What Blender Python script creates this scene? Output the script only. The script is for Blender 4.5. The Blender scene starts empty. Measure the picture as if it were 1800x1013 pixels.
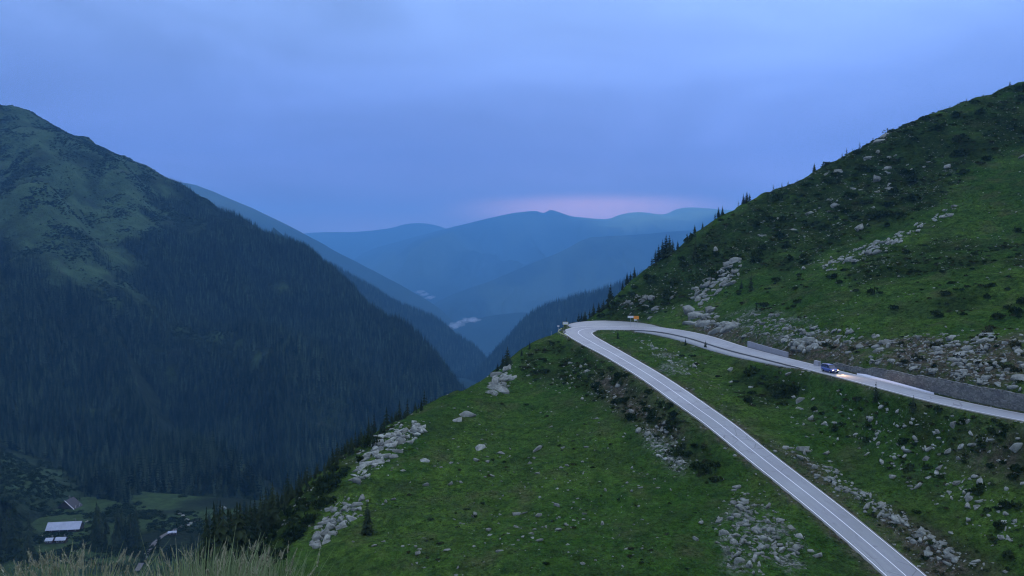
import bpy, bmesh, math, random
import numpy as np
from mathutils import Vector, Matrix

random.seed(11)
RNG = np.random.default_rng(11)
sc = bpy.context.scene
COL = sc.collection
R = math.radians

# ------------------------------------------------------------------ camera
FPX, CU, CV, HORIZ = 1350.0, 900.0, 506.5, 440.0
PITCH = math.atan((CV - HORIZ) / FPX)
cam_d = bpy.data.cameras.new("camera")
cam_d.sensor_width = 36.0
cam_d.lens = 27.0
cam_d.clip_start = 0.1
cam_d.clip_end = 80000.0
cam = bpy.data.objects.new("camera", cam_d)
cam.location = (0, 0, 0)
cam.rotation_euler = (math.pi / 2 - PITCH, 0, 0)
COL.objects.link(cam)
sc.camera = cam

# ------------------------------------------------------------------ sky, sun, exposure
SUN_AZ = R(6.0)      # to the right of the view axis, where the afterglow is
SUN_EL = R(14.0)
world = bpy.data.worlds.new("World")
sc.world = world
world.use_nodes = True
wn, wl = world.node_tree.nodes, world.node_tree.links
wn.clear()
w_out = wn.new("ShaderNodeOutputWorld")
w_bg = wn.new("ShaderNodeBackground")
w_sky = wn.new("ShaderNodeTexSky")
w_sky.sky_type = 'NISHITA'
w_sky.sun_disc = False
w_sky.sun_elevation = R(3.0)
w_sky.sun_rotation = SUN_AZ
w_sky.altitude = 1800
w_sky.dust_density = 2.0
w_sky.ozone_density = 4.0
w_bg.inputs["Strength"].default_value = 0.1
w_tc = wn.new("ShaderNodeTexCoord")
w_sep = wn.new("ShaderNodeSeparateXYZ")
wl.new(w_tc.outputs["Generated"], w_sep.inputs[0])
# overcast dusk: the cloud deck gets lighter towards the zenith
w_ramp = wn.new("ShaderNodeValToRGB")
e = w_ramp.color_ramp.elements
e[0].position = 0.0; e[0].color = (0.42, 0.42, 0.72, 1)
e[1].position = 1.0; e[1].color = (1.20, 1.36, 1.85, 1)
for p, c in ((0.03, (0.40, 0.40, 0.80)), (0.06, (0.29, 0.34, 0.81)), (0.12, (0.210, 0.312, 0.80)), (0.20, (0.245, 0.392, 0.92)), (0.32, (0.35, 0.56, 1.12)), (0.6, (0.77, 0.96, 1.50))):
    k = e.new(p); k.color = (*c, 1)
wl.new(w_sep.outputs["Z"], w_ramp.inputs[0])
# slow, soft variation of the deck
w_map = wn.new("ShaderNodeMapping")
w_map.inputs["Scale"].default_value = (1.3, 1.3, 4.5)
w_noise = wn.new("ShaderNodeTexNoise")
w_noise.inputs["Scale"].default_value = 1.7
w_noise.inputs["Detail"].default_value = 5.0
w_noise.inputs["Roughness"].default_value = 0.5
w_noise.inputs["Distortion"].default_value = 0.6
wl.new(w_tc.outputs["Generated"], w_map.inputs[0])
wl.new(w_map.outputs[0], w_noise.inputs["Vector"])
w_mr = wn.new("ShaderNodeMapRange")
w_mr.inputs["From Min"].default_value = 0.3
w_mr.inputs["From Max"].default_value = 0.7
w_mr.inputs["To Min"].default_value = 0.80
w_mr.inputs["To Max"].default_value = 1.18
wl.new(w_noise.outputs["Fac"], w_mr.inputs["Value"])
w_mul = wn.new("ShaderNodeVectorMath"); w_mul.operation = 'SCALE'
wl.new(w_ramp.outputs[0], w_mul.inputs[0])
# the deck is thinner, so lighter, towards the upper right
w_dr = wn.new("ShaderNodeVectorMath"); w_dr.operation = 'DOT_PRODUCT'
w_dr.inputs[1].default_value = (0.55, 0.60, 0.58)
wl.new(w_tc.outputs["Generated"], w_dr.inputs[0])
w_dm = wn.new("ShaderNodeMapRange"); w_dm.interpolation_type = 'SMOOTHSTEP'
for k_, x_ in zip(("From Min", "From Max", "To Min", "To Max"), (0.55, 1.0, 0.97, 1.30)): w_dm.inputs[k_].default_value = x_
wl.new(w_dr.outputs["Value"], w_dm.inputs["Value"])
w_mm = wn.new("ShaderNodeMath"); w_mm.operation = 'MULTIPLY'
wl.new(w_mr.outputs[0], w_mm.inputs[0]); wl.new(w_dm.outputs[0], w_mm.inputs[1])
wl.new(w_mm.outputs[0], w_mul.inputs["Scale"])
# afterglow low over the ridge where the sun went down
w_dot = wn.new("ShaderNodeVectorMath"); w_dot.operation = 'DOT_PRODUCT'
gl_el = R(2.9)
w_dot.inputs[1].default_value = (math.sin(SUN_AZ) * math.cos(gl_el), math.cos(SUN_AZ) * math.cos(gl_el), math.sin(gl_el))
w_sq = wn.new("ShaderNodeVectorMath"); w_sq.operation = 'MULTIPLY'
w_sq.inputs[1].default_value = (0.30, 0.30, 2.5)
w_sub = wn.new("ShaderNodeVectorMath"); w_sub.operation = 'SUBTRACT'
w_sub.inputs[1].default_value = w_dot.inputs[1].default_value
wl.new(w_tc.outputs["Generated"], w_sub.inputs[0])
wl.new(w_sub.outputs[0], w_sq.inputs[0])
w_len = wn.new("ShaderNodeVectorMath"); w_len.operation = 'LENGTH'
wl.new(w_sq.outputs[0], w_len.inputs[0])
w_gm = wn.new("ShaderNodeMapRange"); w_gm.interpolation_type = 'SMOOTHERSTEP'
w_gm.inputs["From Min"].default_value = 0.0
w_gm.inputs["From Max"].default_value = 0.074
w_gm.inputs["To Min"].default_value = 1.0
w_gm.inputs["To Max"].default_value = 0.0
wl.new(w_len.outputs["Value"], w_gm.inputs["Value"])
w_mix = wn.new("ShaderNodeMix"); w_mix.data_type = 'RGBA'
wl.new(w_gm.outputs[0], w_mix.inputs[0])
wl.new(w_mul.outputs[0], w_mix.inputs[6])
w_mix.inputs[7].default_value = (1.40, 0.84, 1.10, 1)
# thin cloud veil over the clear Nishita sky
w_pre = wn.new("ShaderNodeVectorMath"); w_pre.operation = 'SCALE'
w_pre.inputs["Scale"].default_value = 10.0
wl.new(w_mix.outputs[2], w_pre.inputs[0])
w_veil = wn.new("ShaderNodeMix"); w_veil.data_type = 'RGBA'
w_veil.inputs[0].default_value = 0.93
wl.new(w_sky.outputs[0], w_veil.inputs[6])
wl.new(w_pre.outputs[0], w_veil.inputs[7])
wl.new(w_veil.outputs[2], w_bg.inputs["Color"])
wl.new(w_bg.outputs[0], w_out.inputs[0])

sun_d = bpy.data.lights.new("sun", 'SUN')
sun_d.energy = 0.5
sun_d.angle = R(40)
sun_d.color = (1.0, 0.90, 0.82)
sun = bpy.data.objects.new("sun", sun_d)
sdir = Vector((math.sin(SUN_AZ) * math.cos(SUN_EL), math.cos(SUN_AZ) * math.cos(SUN_EL), math.sin(SUN_EL)))
sun.rotation_euler = sdir.to_track_quat('Z', 'Y').to_euler()
COL.objects.link(sun)

sc.view_settings.view_transform = 'Standard'
sc.view_settings.look = 'None'
sc.view_settings.gamma = 1.0
sc.view_settings.use_curve_mapping = False
sc.view_settings.exposure = 0.0
sc.render.engine = 'CYCLES'
sc.cycles.use_denoising = True
sc.cycles.max_bounces = 4
sc.cycles.use_adaptive_sampling = True
sc.cycles.adaptive_threshold = 0.02
sc.cycles.filter_width = 1.15
sc.cycles.volume_bounces = 1
sc.cycles.diffuse_bounces = 2
sc.cycles.transparent_max_bounces = 8

# ------------------------------------------------------------------ numeric helpers
CP, SP = math.cos(PITCH), math.sin(PITCH)

def ray(u, v):
    dx = (np.asarray(u, float) - CU) / FPX
    dz = (CV - np.asarray(v, float)) / FPX
    y = CP + dz * SP
    z = -SP + dz * CP
    return dx / y, z / y            # x and z per metre of y

def P(u, v, D):
    a, b = ray(u, v)
    return (float(a) * D, float(D), float(b) * D)

def project(x, y, z):
    d = np.maximum(y * CP - z * SP, 1e-3)
    up = y * SP + z * CP
    return CU + FPX * x / d, CV - FPX * up / d

def smooth(a, b, x):
    t = np.clip((x - a) / (b - a), 0, 1)
    return t * t * (3 - 2 * t)

def vnoise(x, y, seed=0):
    xi = np.floor(x).astype(np.int64); yi = np.floor(y).astype(np.int64)
    fx = x - xi; fy = y - yi
    def hsh(a, b):
        n = (a * 374761393 + b * 668265263 + seed * 982451653) & 0xFFFFFFFF
        n = ((n ^ (n >> 13)) * 1274126177) & 0xFFFFFFFF
        n = n ^ (n >> 16)
        return (n & 0xFFFF) / 65535.0
    u = fx * fx * fx * (fx * (fx * 6 - 15) + 10); w = fy * fy * fy * (fy * (fy * 6 - 15) + 10)
    a = hsh(xi, yi); b = hsh(xi + 1, yi); c = hsh(xi, yi + 1); d = hsh(xi + 1, yi + 1)
    return (a * (1 - u) + b * u) * (1 - w) + (c * (1 - u) + d * u) * w

def fbm(x, y, scale, octs=4, seed=0, gain=0.5, ridged=False):
    r = np.zeros_like(x, dtype=float); amp = 1.0; tot = 0.0; f = 1.0 / scale
    ca, sa = math.cos(0.6), math.sin(0.6)
    px, py = x * f, y * f
    for o in range(octs):
        n = vnoise(px, py, seed + o * 17) * 2 - 1
        if ridged: n = 1 - 2 * np.abs(n)
        r += n * amp; tot += amp; amp *= gain
        px, py = (px * ca - py * sa) * 2.03 + 11.3, (px * sa + py * ca) * 2.03 + 5.7
    return r / tot

def rbf_grid(ctrl, X, Y):
    c = np.array(ctrl, float); n = len(c)
    d = np.hypot(c[:, None, 0] - c[None, :, 0], c[:, None, 1] - c[None, :, 1])
    A = np.zeros((n + 3, n + 3)); A[:n, :n] = d - 0.0 * np.eye(n)
    A[:n, n] = 1; A[:n, n + 1] = c[:, 0] / 100; A[:n, n + 2] = c[:, 1] / 100
    A[n:, :n] = A[:n, n:].T
    b = np.zeros(n + 3); b[:n] = c[:, 2]
    w = np.linalg.lstsq(A, b, rcond=None)[0]
    out = w[n] + w[n + 1] * X / 100 + w[n + 2] * Y / 100
    for i in range(n):
        out = out + w[i] * np.hypot(X - c[i, 0], Y - c[i, 1])
    return out

def blur(H, r, passes=2):
    for _ in range(passes):
        for ax in (0, 1):
            pad = [(0, 0), (0, 0)]; pad[ax] = (r + 1, r)
            Q = np.cumsum(np.pad(H, pad, mode='edge'), axis=ax)
            n = H.shape[ax]
            if ax == 0: H = (Q[2 * r + 1:2 * r + 1 + n] - Q[:n]) / (2 * r + 1)
            else: H = (Q[:, 2 * r + 1:2 * r + 1 + n] - Q[:, :n]) / (2 * r + 1)
    return H

def in_poly(u, v, poly):
    u = np.asarray(u); v = np.asarray(v)
    ins = np.zeros(u.shape, bool)
    n = len(poly)
    for i in range(n):
        x1, y1 = poly[i]; x2, y2 = poly[(i + 1) % n]
        if y1 == y2: continue
        c = ((y1 > v) != (y2 > v)) & (u < (x2 - x1) * (v - y1) / (y2 - y1) + x1)
        ins ^= c
    return ins

def catmull(pts, n):
    p = np.array(pts, float)
    p = np.vstack([2 * p[0] - p[1], p, 2 * p[-1] - p[-2]])
    out = []
    for i in range(1, len(p) - 2):
        for t in np.linspace(0, 1, n, endpoint=False):
            a, b, c, d = p[i - 1], p[i], p[i + 1], p[i + 2]
            out.append(0.5 * ((2 * b) + (-a + c) * t + (2 * a - 5 * b + 4 * c - d) * t * t + (-a + 3 * b - 3 * c + d) * t ** 3))
    out.append(p[-2])
    return np.array(out)

def resample(p, step):
    s = np.concatenate([[0], np.cumsum(np.linalg.norm(np.diff(p[:, :3], axis=0), axis=1))])
    q = np.arange(0, s[-1], step)
    return np.stack([np.interp(q, s, p[:, k]) for k in range(p.shape[1])], 1)

# ------------------------------------------------------------------ object helpers
def mesh_from(name, verts, faces, mat=None, smooth_shade=True, parent=None, link=True, mats=None, mat_idx=None):
    me = bpy.data.meshes.new(name)
    if isinstance(faces, np.ndarray):
        verts = np.asarray(verts, np.float32)
        k = faces.shape[1]
        me.vertices.add(len(verts)); me.vertices.foreach_set("co", verts.ravel())
        me.loops.add(faces.size); me.loops.foreach_set("vertex_index", faces.astype(np.int32).ravel())
        me.polygons.add(len(faces))
        me.polygons.foreach_set("loop_start", np.arange(0, faces.size, k, dtype=np.int32))
        me.update(calc_edges=True)
    else:
        me.from_pydata([tuple(map(float, q)) for q in verts], [], faces)
        me.update()
    if mats:
        for m in mats: me.materials.append(m)
        if mat_idx is not None: me.polygons.foreach_set("material_index", np.asarray(mat_idx, np.int32))
    elif mat: me.materials.append(mat)
    if smooth_shade: me.polygons.foreach_set("use_smooth", np.ones(len(me.polygons), bool))
    me.update()
    if not link: return me
    return link_obj(name, me, parent)

def link_obj(name, data, parent=None, loc=None, rot=None, scale=None):
    o = bpy.data.objects.new(name, data)
    COL.objects.link(o)
    if parent is not None: o.parent = parent
    if loc is not None: o.location = loc
    if rot is not None: o.rotation_euler = rot
    if scale is not None: o.scale = scale
    return o

def tag(o, label=None, cat=None, group=None, kind=None):
    if label: o["label"] = label
    if cat: o["category"] = cat
    if group: o["group"] = group
    if kind: o["kind"] = kind
    return o

def grid_faces(nx, ny):
    i = np.arange(nx * ny).reshape(ny, nx)
    return np.stack([i[:-1, :-1], i[:-1, 1:], i[1:, 1:], i[1:, :-1]], -1).reshape(-1, 4)

def attr(o, name, vals):
    a = o.data.attributes.new(name, 'FLOAT', 'POINT')
    a.data.foreach_set("value", np.asarray(vals, np.float32).ravel())

class MB:
    def __init__(s): s.v = []; s.f = []
    def box(s, c, d, M=None):
        b = len(s.v)
        for sx, sy, sz in ((-1,-1,-1),(1,-1,-1),(1,1,-1),(-1,1,-1),(-1,-1,1),(1,-1,1),(1,1,1),(-1,1,1)):
            p = Vector((c[0] + sx * d[0] / 2, c[1] + sy * d[1] / 2, c[2] + sz * d[2] / 2))
            s.v.append(M @ p if M else p)
        s.f += [tuple(b + q for q in f) for f in ((0,3,2,1),(4,5,6,7),(0,1,5,4),(1,2,6,5),(2,3,7,6),(3,0,4,7))]
    def poly(s, pts):
        b = len(s.v); s.v += [Vector(p) for p in pts]; s.f.append(tuple(range(b, b + len(pts))))
    def tube(s, a, b, r1, r2=None, n=8):
        r2 = r1 if r2 is None else r2
        a, b = Vector(a), Vector(b); ax = (b - a).normalized()
        e1 = ax.orthogonal().normalized(); e2 = ax.cross(e1); k = len(s.v)
        for q, r in ((a, r1), (b, r2)):
            for i in range(n):
                t = 2 * math.pi * i / n
                s.v.append(q + e1 * (r * math.cos(t)) + e2 * (r * math.sin(t)))
        for i in range(n): s.f.append((k + i, k + (i + 1) % n, k + n + (i + 1) % n, k + n + i))
        s.f.append(tuple(k + i for i in reversed(range(n)))); s.f.append(tuple(k + n + i for i in range(n)))
    def build(s, name, mat, parent=None, smooth_shade=False, bevel=0):
        o = mesh_from(name, s.v, s.f, mat, smooth_shade, parent)
        if bevel:
            m = o.modifiers.new("bevel", 'BEVEL'); m.width = bevel; m.segments = 2; m.limit_method = 'ANGLE'
        return o

# ------------------------------------------------------------------ materials
class NT:
    def __init__(s, name):
        s.m = bpy.data.materials.new(name); s.m.use_nodes = True
        s.n = s.m.node_tree.nodes; s.l = s.m.node_tree.links
        s.b = s.n["Principled BSDF"]
    def node(s, t, **kw):
        q = s.n.new(t)
        for k, v in kw.items(): setattr(q, k, v)
        return q
    def coord(s, kind="Object"):
        return s.node("ShaderNodeTexCoord").outputs[kind]
    def pos(s):
        return s.node("ShaderNodeNewGeometry").outputs["Position"]
    def noise(s, scale, detail=4, rough=0.55, vec=None, dist=0.0):
        q = s.node("ShaderNodeTexNoise")
        q.inputs["Scale"].default_value = scale; q.inputs["Detail"].default_value = detail
        q.inputs["Roughness"].default_value = rough; q.inputs["Distortion"].default_value = dist
        s.l.new(vec if vec is not None else s.pos(), q.inputs["Vector"])
        return q.outputs["Fac"]
    def mapv(s, scale, rot=(0, 0, 0), vec=None):
        q = s.node("ShaderNodeMapping"); q.inputs["Scale"].default_value = scale; q.inputs["Rotation"].default_value = rot
        s.l.new(vec if vec is not None else s.pos(), q.inputs["Vector"]); return q.outputs[0]
    def mr(s, v, a, b, c=0.0, d=1.0):
        q = s.node("ShaderNodeMapRange"); q.clamp = True
        for k, x in zip(("From Min", "From Max", "To Min", "To Max"), (a, b, c, d)): q.inputs[k].default_value = x
        s.l.new(v, q.inputs["Value"]); return q.outputs[0]
    def mix(s, f, a, b, blend='MIX'):
        q = s.node("ShaderNodeMix"); q.data_type = 'RGBA'; q.blend_type = blend
        for sock, x in ((0, f), (6, a), (7, b)):
            if isinstance(x, (int, float)): q.inputs[sock].default_value = x
            elif isinstance(x, tuple): q.inputs[sock].default_value = (*x[:3], 1)
            else: s.l.new(x, q.inputs[sock])
        return q.outputs[2]
    def math(s, op, a, b=0.0):
        q = s.node("ShaderNodeMath"); q.operation = op
        for i, x in enumerate((a, b)):
            if isinstance(x, (int, float)): q.inputs[i].default_value = x
            else: s.l.new(x, q.inputs[i])
        return q.outputs[0]
    def attr(s, name):
        q = s.node("ShaderNodeAttribute"); q.attribute_name = name; return q.outputs["Fac"]
    def rnd(s):
        return s.node("ShaderNodeObjectInfo").outputs["Random"]
    def bump(s, h, strength=0.5, dist=0.1):
        q = s.node("ShaderNodeBump"); q.inputs["Strength"].default_value = strength; q.inputs["Distance"].default_value = dist
        s.l.new(h, q.inputs["Height"]); s.l.new(q.outputs[0], s.b.inputs["Normal"])
    def col(s, c):
        if isinstance(c, tuple): s.b.inputs["Base Color"].default_value = (*c[:3], 1)
        else: s.l.new(c, s.b.inputs["Base Color"])
    def rough(s, r, spec=None):
        if isinstance(r, (int, float)): s.b.inputs["Roughness"].default_value = r
        else: s.l.new(r, s.b.inputs["Roughness"])
        if spec is not None: s.b.inputs["Specular IOR Level"].default_value = spec

def simple(name, c, rough=0.7, metal=0.0, var=0.15, scale=6.0, spec=None):
    t = NT(name)
    n = t.noise(scale, 5, vec=t.coord())
    t.col(t.mix(n, tuple(x * (1 - var) for x in c), tuple(x * (1 + var) for x in c)))
    t.rough(rough, spec); t.b.inputs["Metallic"].default_value = metal
    return t.m

def emit_mat(name, c, s):
    t = NT(name)
    t.col(c); t.b.inputs["Emission Color"].default_value = (*c, 1); t.b.inputs["Emission Strength"].default_value = s
    return t.m

def m_hillside():
    t = NT("hillside_turf")
    n1 = t.noise(0.035, 5, 0.6); n2 = t.noise(0.35, 6, 0.6); n3 = t.noise(2.6, 4, 0.65)
    g = t.mix(t.mr(n1, .38, .62), (0.032, 0.080, 0.012), (0.050, 0.102, 0.018))
    g = t.mix(t.mr(t.noise(0.022, 5, .6, dist=.6), .47, .62, 0, .85), g, (0.070, 0.125, 0.020))
    g = t.mix(t.mr(n2, .42, .72), g, (0.018, 0.048, 0.011))
    g = t.mix(t.mr(n3, .50, .80, 0, .7), g, (0.060, 0.084, 0.026))
    dry = t.noise(0.11, 6, 0.62)
    g = t.mix(t.mr(dry, .52, .70, 0, .7), g, (0.078, 0.080, 0.036))
    # tussock streaks along the contour and broad darker patches
    st = t.noise(1.0, 5, 0.7, vec=t.mapv((.16, .16, 1.1)))
    g = t.mix(t.mr(st, .50, .68, 0, .55), g, (0.016, 0.036, 0.009))
    g = t.mix(t.mr(t.noise(1.4, 6, .75, dist=.5), .56, .70, 0, .5), g, (0.074, 0.085, 0.042))
    g = t.mix(t.mr(t.noise(0.06, 5, .6), .52, .68, 0, .5), g, (0.030, 0.048, 0.016))
    heath = t.mix(t.mr(t.noise(0.5, 6, 0.7), .35, .65), (0.009, 0.021, 0.006), (0.030, 0.048, 0.012))
    heath = t.mix(t.mr(t.noise(0.16, 4), .55, .75, 0, .6), heath, (0.046, 0.048, 0.019))
    g = t.mix(t.math('MULTIPLY', t.attr("heath"), t.mr(t.noise(0.14, 6, .68), .34, .52, .5, 1)), g, heath)
    soil = t.mix(t.mr(t.noise(0.9, 8, 0.72), .35, .68), (0.034, 0.028, 0.018), (0.130, 0.108, 0.078))
    g = t.mix(t.math('MULTIPLY', t.attr("soil"), t.mr(t.noise(0.45, 6, .7), .36, .56, .35, 1)), g, soil)
    v = t.node("ShaderNodeTexVoronoi"); v.inputs["Scale"].default_value = 1.6; t.l.new(t.pos(), v.inputs["Vector"])
    grav = t.mix(v.outputs["Color"], (0.045, 0.048, 0.040), (0.24, 0.25, 0.21))
    g = t.mix(t.math('MULTIPLY', t.attr("gravel"), t.mr(t.noise(0.9, 6, .7), .44, .58)), g, grav)
    mc = t.math('ADD', t.math('MULTIPLY', t.noise(1.1, 5, .7, dist=.3), .6), t.math('MULTIPLY', t.noise(4.2, 4, .7), .4))
    q = t.mr(mc, .36, .64, .38, 1.62)
    cq = t.node('ShaderNodeCombineColor')
    for k_ in range(3): t.l.new(q, cq.inputs[k_])
    g = t.mix(1.0, g, cq.outputs[0], 'MULTIPLY')
    t.col(g); t.rough(1.0, 0.0)
    t.bump(t.math('ADD', t.math('MULTIPLY', n3, 0.5), t.math('MULTIPLY', n2, 1.2)), 0.9, 0.9)
    return t.m

def m_forest_floor(name, green=(0.040, 0.060, 0.022), dark=(0.012, 0.022, 0.012), scale=0.02):
    t = NT(name)
    n = t.noise(scale, 7, 0.65); n2 = t.noise(scale * 8, 5, 0.7)
    c = t.mix(t.mr(n2, .35, .7), dark, (0.024, 0.038, 0.018))
    gr = t.mix(t.mr(t.noise(scale * 3, 6, .65), .35, .65), tuple(.6 * x for x in green), green)
    c = t.mix(t.attr("meadow"), c, gr)
    c = t.mix(t.mr(t.noise(scale * 2.1, 5, .6), .62, .75, 0, .6), c, (0.045, 0.045, 0.036))
    t.col(c); t.rough(1.0, 0.05)
    t.bump(t.math('ADD', n2, n), 0.8, 6.0)
    return t.m

def m_far(name, dark, green):
    t = NT(name)
    n = t.noise(0.0016, 8, 0.65)
    c = t.mix(t.mr(n, .35, .65), dark, tuple(1.5 * x for x in dark))
    g2 = t.mix(t.mr(t.noise(0.001, 6), .3, .7), tuple(.7 * x for x in green), green)
    c = t.mix(t.attr("meadow"), c, g2)
    t.col(c); t.rough(1.0, 0.0)
    t.bump(t.noise(0.008, 6, 0.7), 0.8, 30.0)
    return t.m

def m_rock(name="rock", a=(0.12, 0.126, 0.100), b=(0.44, 0.46, 0.375)):
    t = NT(name)
    vec = t.coord()
    n = t.noise(1.1, 7, 0.68, vec=vec); n2 = t.noise(7.0, 5, 0.7, vec=vec)
    c = t.mix(t.mr(n, .35, .65), a, b)
    c = t.mix(t.mr(n2, .55, .72, 0, .65), c, (0.11, 0.115, 0.10))
    c = t.mix(t.mr(t.noise(2.3, 4, .6, vec=vec), .60, .72, 0, .6), c, (0.15, 0.155, 0.105))
    c = t.mix(t.mr(t.rnd(), 0, 1, 0, .6), c, (0.085, 0.09, 0.072))
    t.col(c); t.rough(0.9, 0.2)
    t.bump(t.math('ADD', n, n2), 0.7, 0.12)
    return t.m

def m_leaf(name, a, b, c=None):
    t = NT(name)
    x = t.mix(t.rnd(), a, b)
    x = t.mix(t.mr(t.noise(0.5, 3), .4, .65, 0, .6), x, c or tuple(.6 * q for q in a))
    t.col(x); t.rough(0.95, 0.04)
    return t.m

def m_asphalt():
    t = NT("asphalt")
    n = t.noise(0.09, 6, 0.6); n2 = t.noise(9.0, 3, 0.6)
    c = t.mix(t.mr(n, .35, .65), (0.235, 0.250, 0.238), (0.310, 0.330, 0.313))
    c = t.mix(t.mr(n2, .45, .75, 0, .35), c, (0.19, 0.19, 0.19))
    # tyre wear along the two wheel paths, worn patches and repairs
    c = t.mix(t.math('MULTIPLY', t.attr("wear"), t.mr(t.noise(0.12, 4), .35, .6, .25, .8)), c, (0.24, 0.24, 0.25))
    c = t.mix(t.mr(t.noise(0.22, 3, .5, dist=.8), .66, .69, 0, .55), c, (0.17, 0.17, 0.18))
    c = t.mix(t.mr(t.noise(0.5, 4, .6, dist=1.2), .60, .63, 0, .30), c, (0.18, 0.185, 0.18))
    vc = t.node('ShaderNodeTexVoronoi'); vc.feature = 'DISTANCE_TO_EDGE'; vc.inputs['Scale'].default_value = .22; t.l.new(t.mapv((1, 1, 0)), vc.inputs['Vector'])
    c = t.mix(t.math('MULTIPLY', t.mr(vc.outputs['Distance'], 0.0, 0.018, .75, 0), t.mr(t.noise(.06, 3), .45, .55)), c, (0.10, 0.10, 0.10))
    c = t.mix(t.attr("dust"), c, (0.22, 0.215, 0.17))
    t.col(c); t.rough(0.6, 0.4)
    t.bump(n2, 0.25, 0.01)
    return t.m

M = {}
M["hill"] = m_hillside()
M["asphalt"] = m_asphalt()
M["paint"] = simple("road_paint", (0.85, 0.85, 0.83), 0.5, var=0.12, scale=2.0)
M["rock"] = m_rock()
M["conifer"] = m_leaf("conifer_needles", (0.014, 0.026, 0.013), (0.036, 0.052, 0.022))
def m_forest():
    t = NT("forest_needles"); r = t.rnd()
    x = t.mix(t.mr(t.math('POWER', r, 2.2), 0, 1), (0.003, 0.012, 0.010), (0.064, 0.100, 0.058))
    x = t.mix(t.mr(t.noise(0.012, 4), .4, .65, 0, .6), x, (0.004, 0.010, 0.009))
    t.col(x); t.rough(.95, .04); return t.m
M["conifer_far"] = m_forest()
M["bark"] = simple("bark", (0.06, 0.045, 0.035), 0.9, scale=3)
M["shrub"] = m_leaf("shrub_leaves", (0.018, 0.036, 0.012), (0.044, 0.066, 0.022))
M["shrub_brown"] = m_leaf("heath_leaves", (0.036, 0.042, 0.018), (0.058, 0.068, 0.026))
M["tuft"] = m_leaf("grass_tuft", (0.014, 0.038, 0.008), (0.074, 0.112, 0.034), (0.032, 0.064, 0.012))
M["valley"] = None

# ------------------------------------------------------------------ roads (centre lines in world space)
# x, y, z, half width
def road_pts(rows):
    return [(*P(u, v, D), hw) for u, v, D, hw in rows]
ROAD_ROWS = [
    (1700, 1110, 105, 3.3), (1592, 1013, 118, 3.25), (1505, 937, 129, 3.25), (1422, 870, 141, 3.25), (1330, 798, 156, 3.3),
    (1268, 748, 168, 3.35), (1207, 704, 182, 3.4), (1142, 660, 207, 3.5), (1085, 626, 236, 3.8), (1045, 604, 258, 4.4),
    (1020, 589, 277, 5.0), (1018, 582, 288, 5.2), (1038, 577.5, 297, 5.0), (1085, 577, 292, 4.6),
    (1160, 579.5, 274, 3.9), (1225, 591, 255, 3.7), (1290, 611, 235, 3.5), (1380, 634, 208, 3.3), (1465, 655, 186, 3.1),
    (1560, 679, 166, 3.0), (1650, 703, 153, 3.0), (1800, 734, 136, 3.0), (2000, 768, 118, 3.2), (2250, 800, 102, 3.2)]
RD = resample(catmull(road_pts(ROAD_ROWS), 24), 0.8)
NR = len(RD)
tanv = np.gradient(RD[:, :2], axis=0); tanv /= np.linalg.norm(tanv, axis=1)[:, None]
nrm = np.stack([-tanv[:, 1], tanv[:, 0]], 1)       # left of travel (towards the outside of the bend = towards the valley)
ru, rv = project(RD[:, 0], RD[:, 1], RD[:, 2])
i_apex = int(np.argmin(ru + 1e4 * (RD[:, 1] < 270)))
# smooth the road's grade
zz = RD[:, 2].copy()
for _ in range(60): zz[1:-1] = 0.25 * zz[:-2] + 0.5 * zz[1:-1] + 0.25 * zz[2:]
RD[:, 2] = zz
# banking: the bend and the upper leg lean to the inside (right of travel)
bank = 0.05 * smooth(i_apex - 40, i_apex, np.arange(NR)) * (1 - smooth(i_apex + 90, i_apex + 150, np.arange(NR)))
# paved shoulder on the inner (valley) side of the upper leg
sidx = np.arange(NR)
iu1160 = i_apex + int(np.argmin(np.abs(ru[i_apex:] - 1120)))
iu1440 = i_apex + int(np.argmin(np.abs(ru[i_apex:] - 1440)))
shoulder = 3.3 * smooth(iu1160 - 4, iu1160 + 30, sidx) * (1 - smooth(iu1440 - 40, iu1440 + 4, sidx))

# lay-by on the outside, just past the bend
iu1005 = i_apex + 2 + int(np.argmin(np.abs(ru[i_apex:i_apex + 40] - 1024)))
iu1130 = i_apex + int(np.argmin(np.abs(ru[i_apex:] - 1125)))
layby = 17.0 * smooth(iu1005, iu1005 + 8, sidx) * (1 - smooth(iu1130 - 34, iu1130 + 16, sidx))

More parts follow.
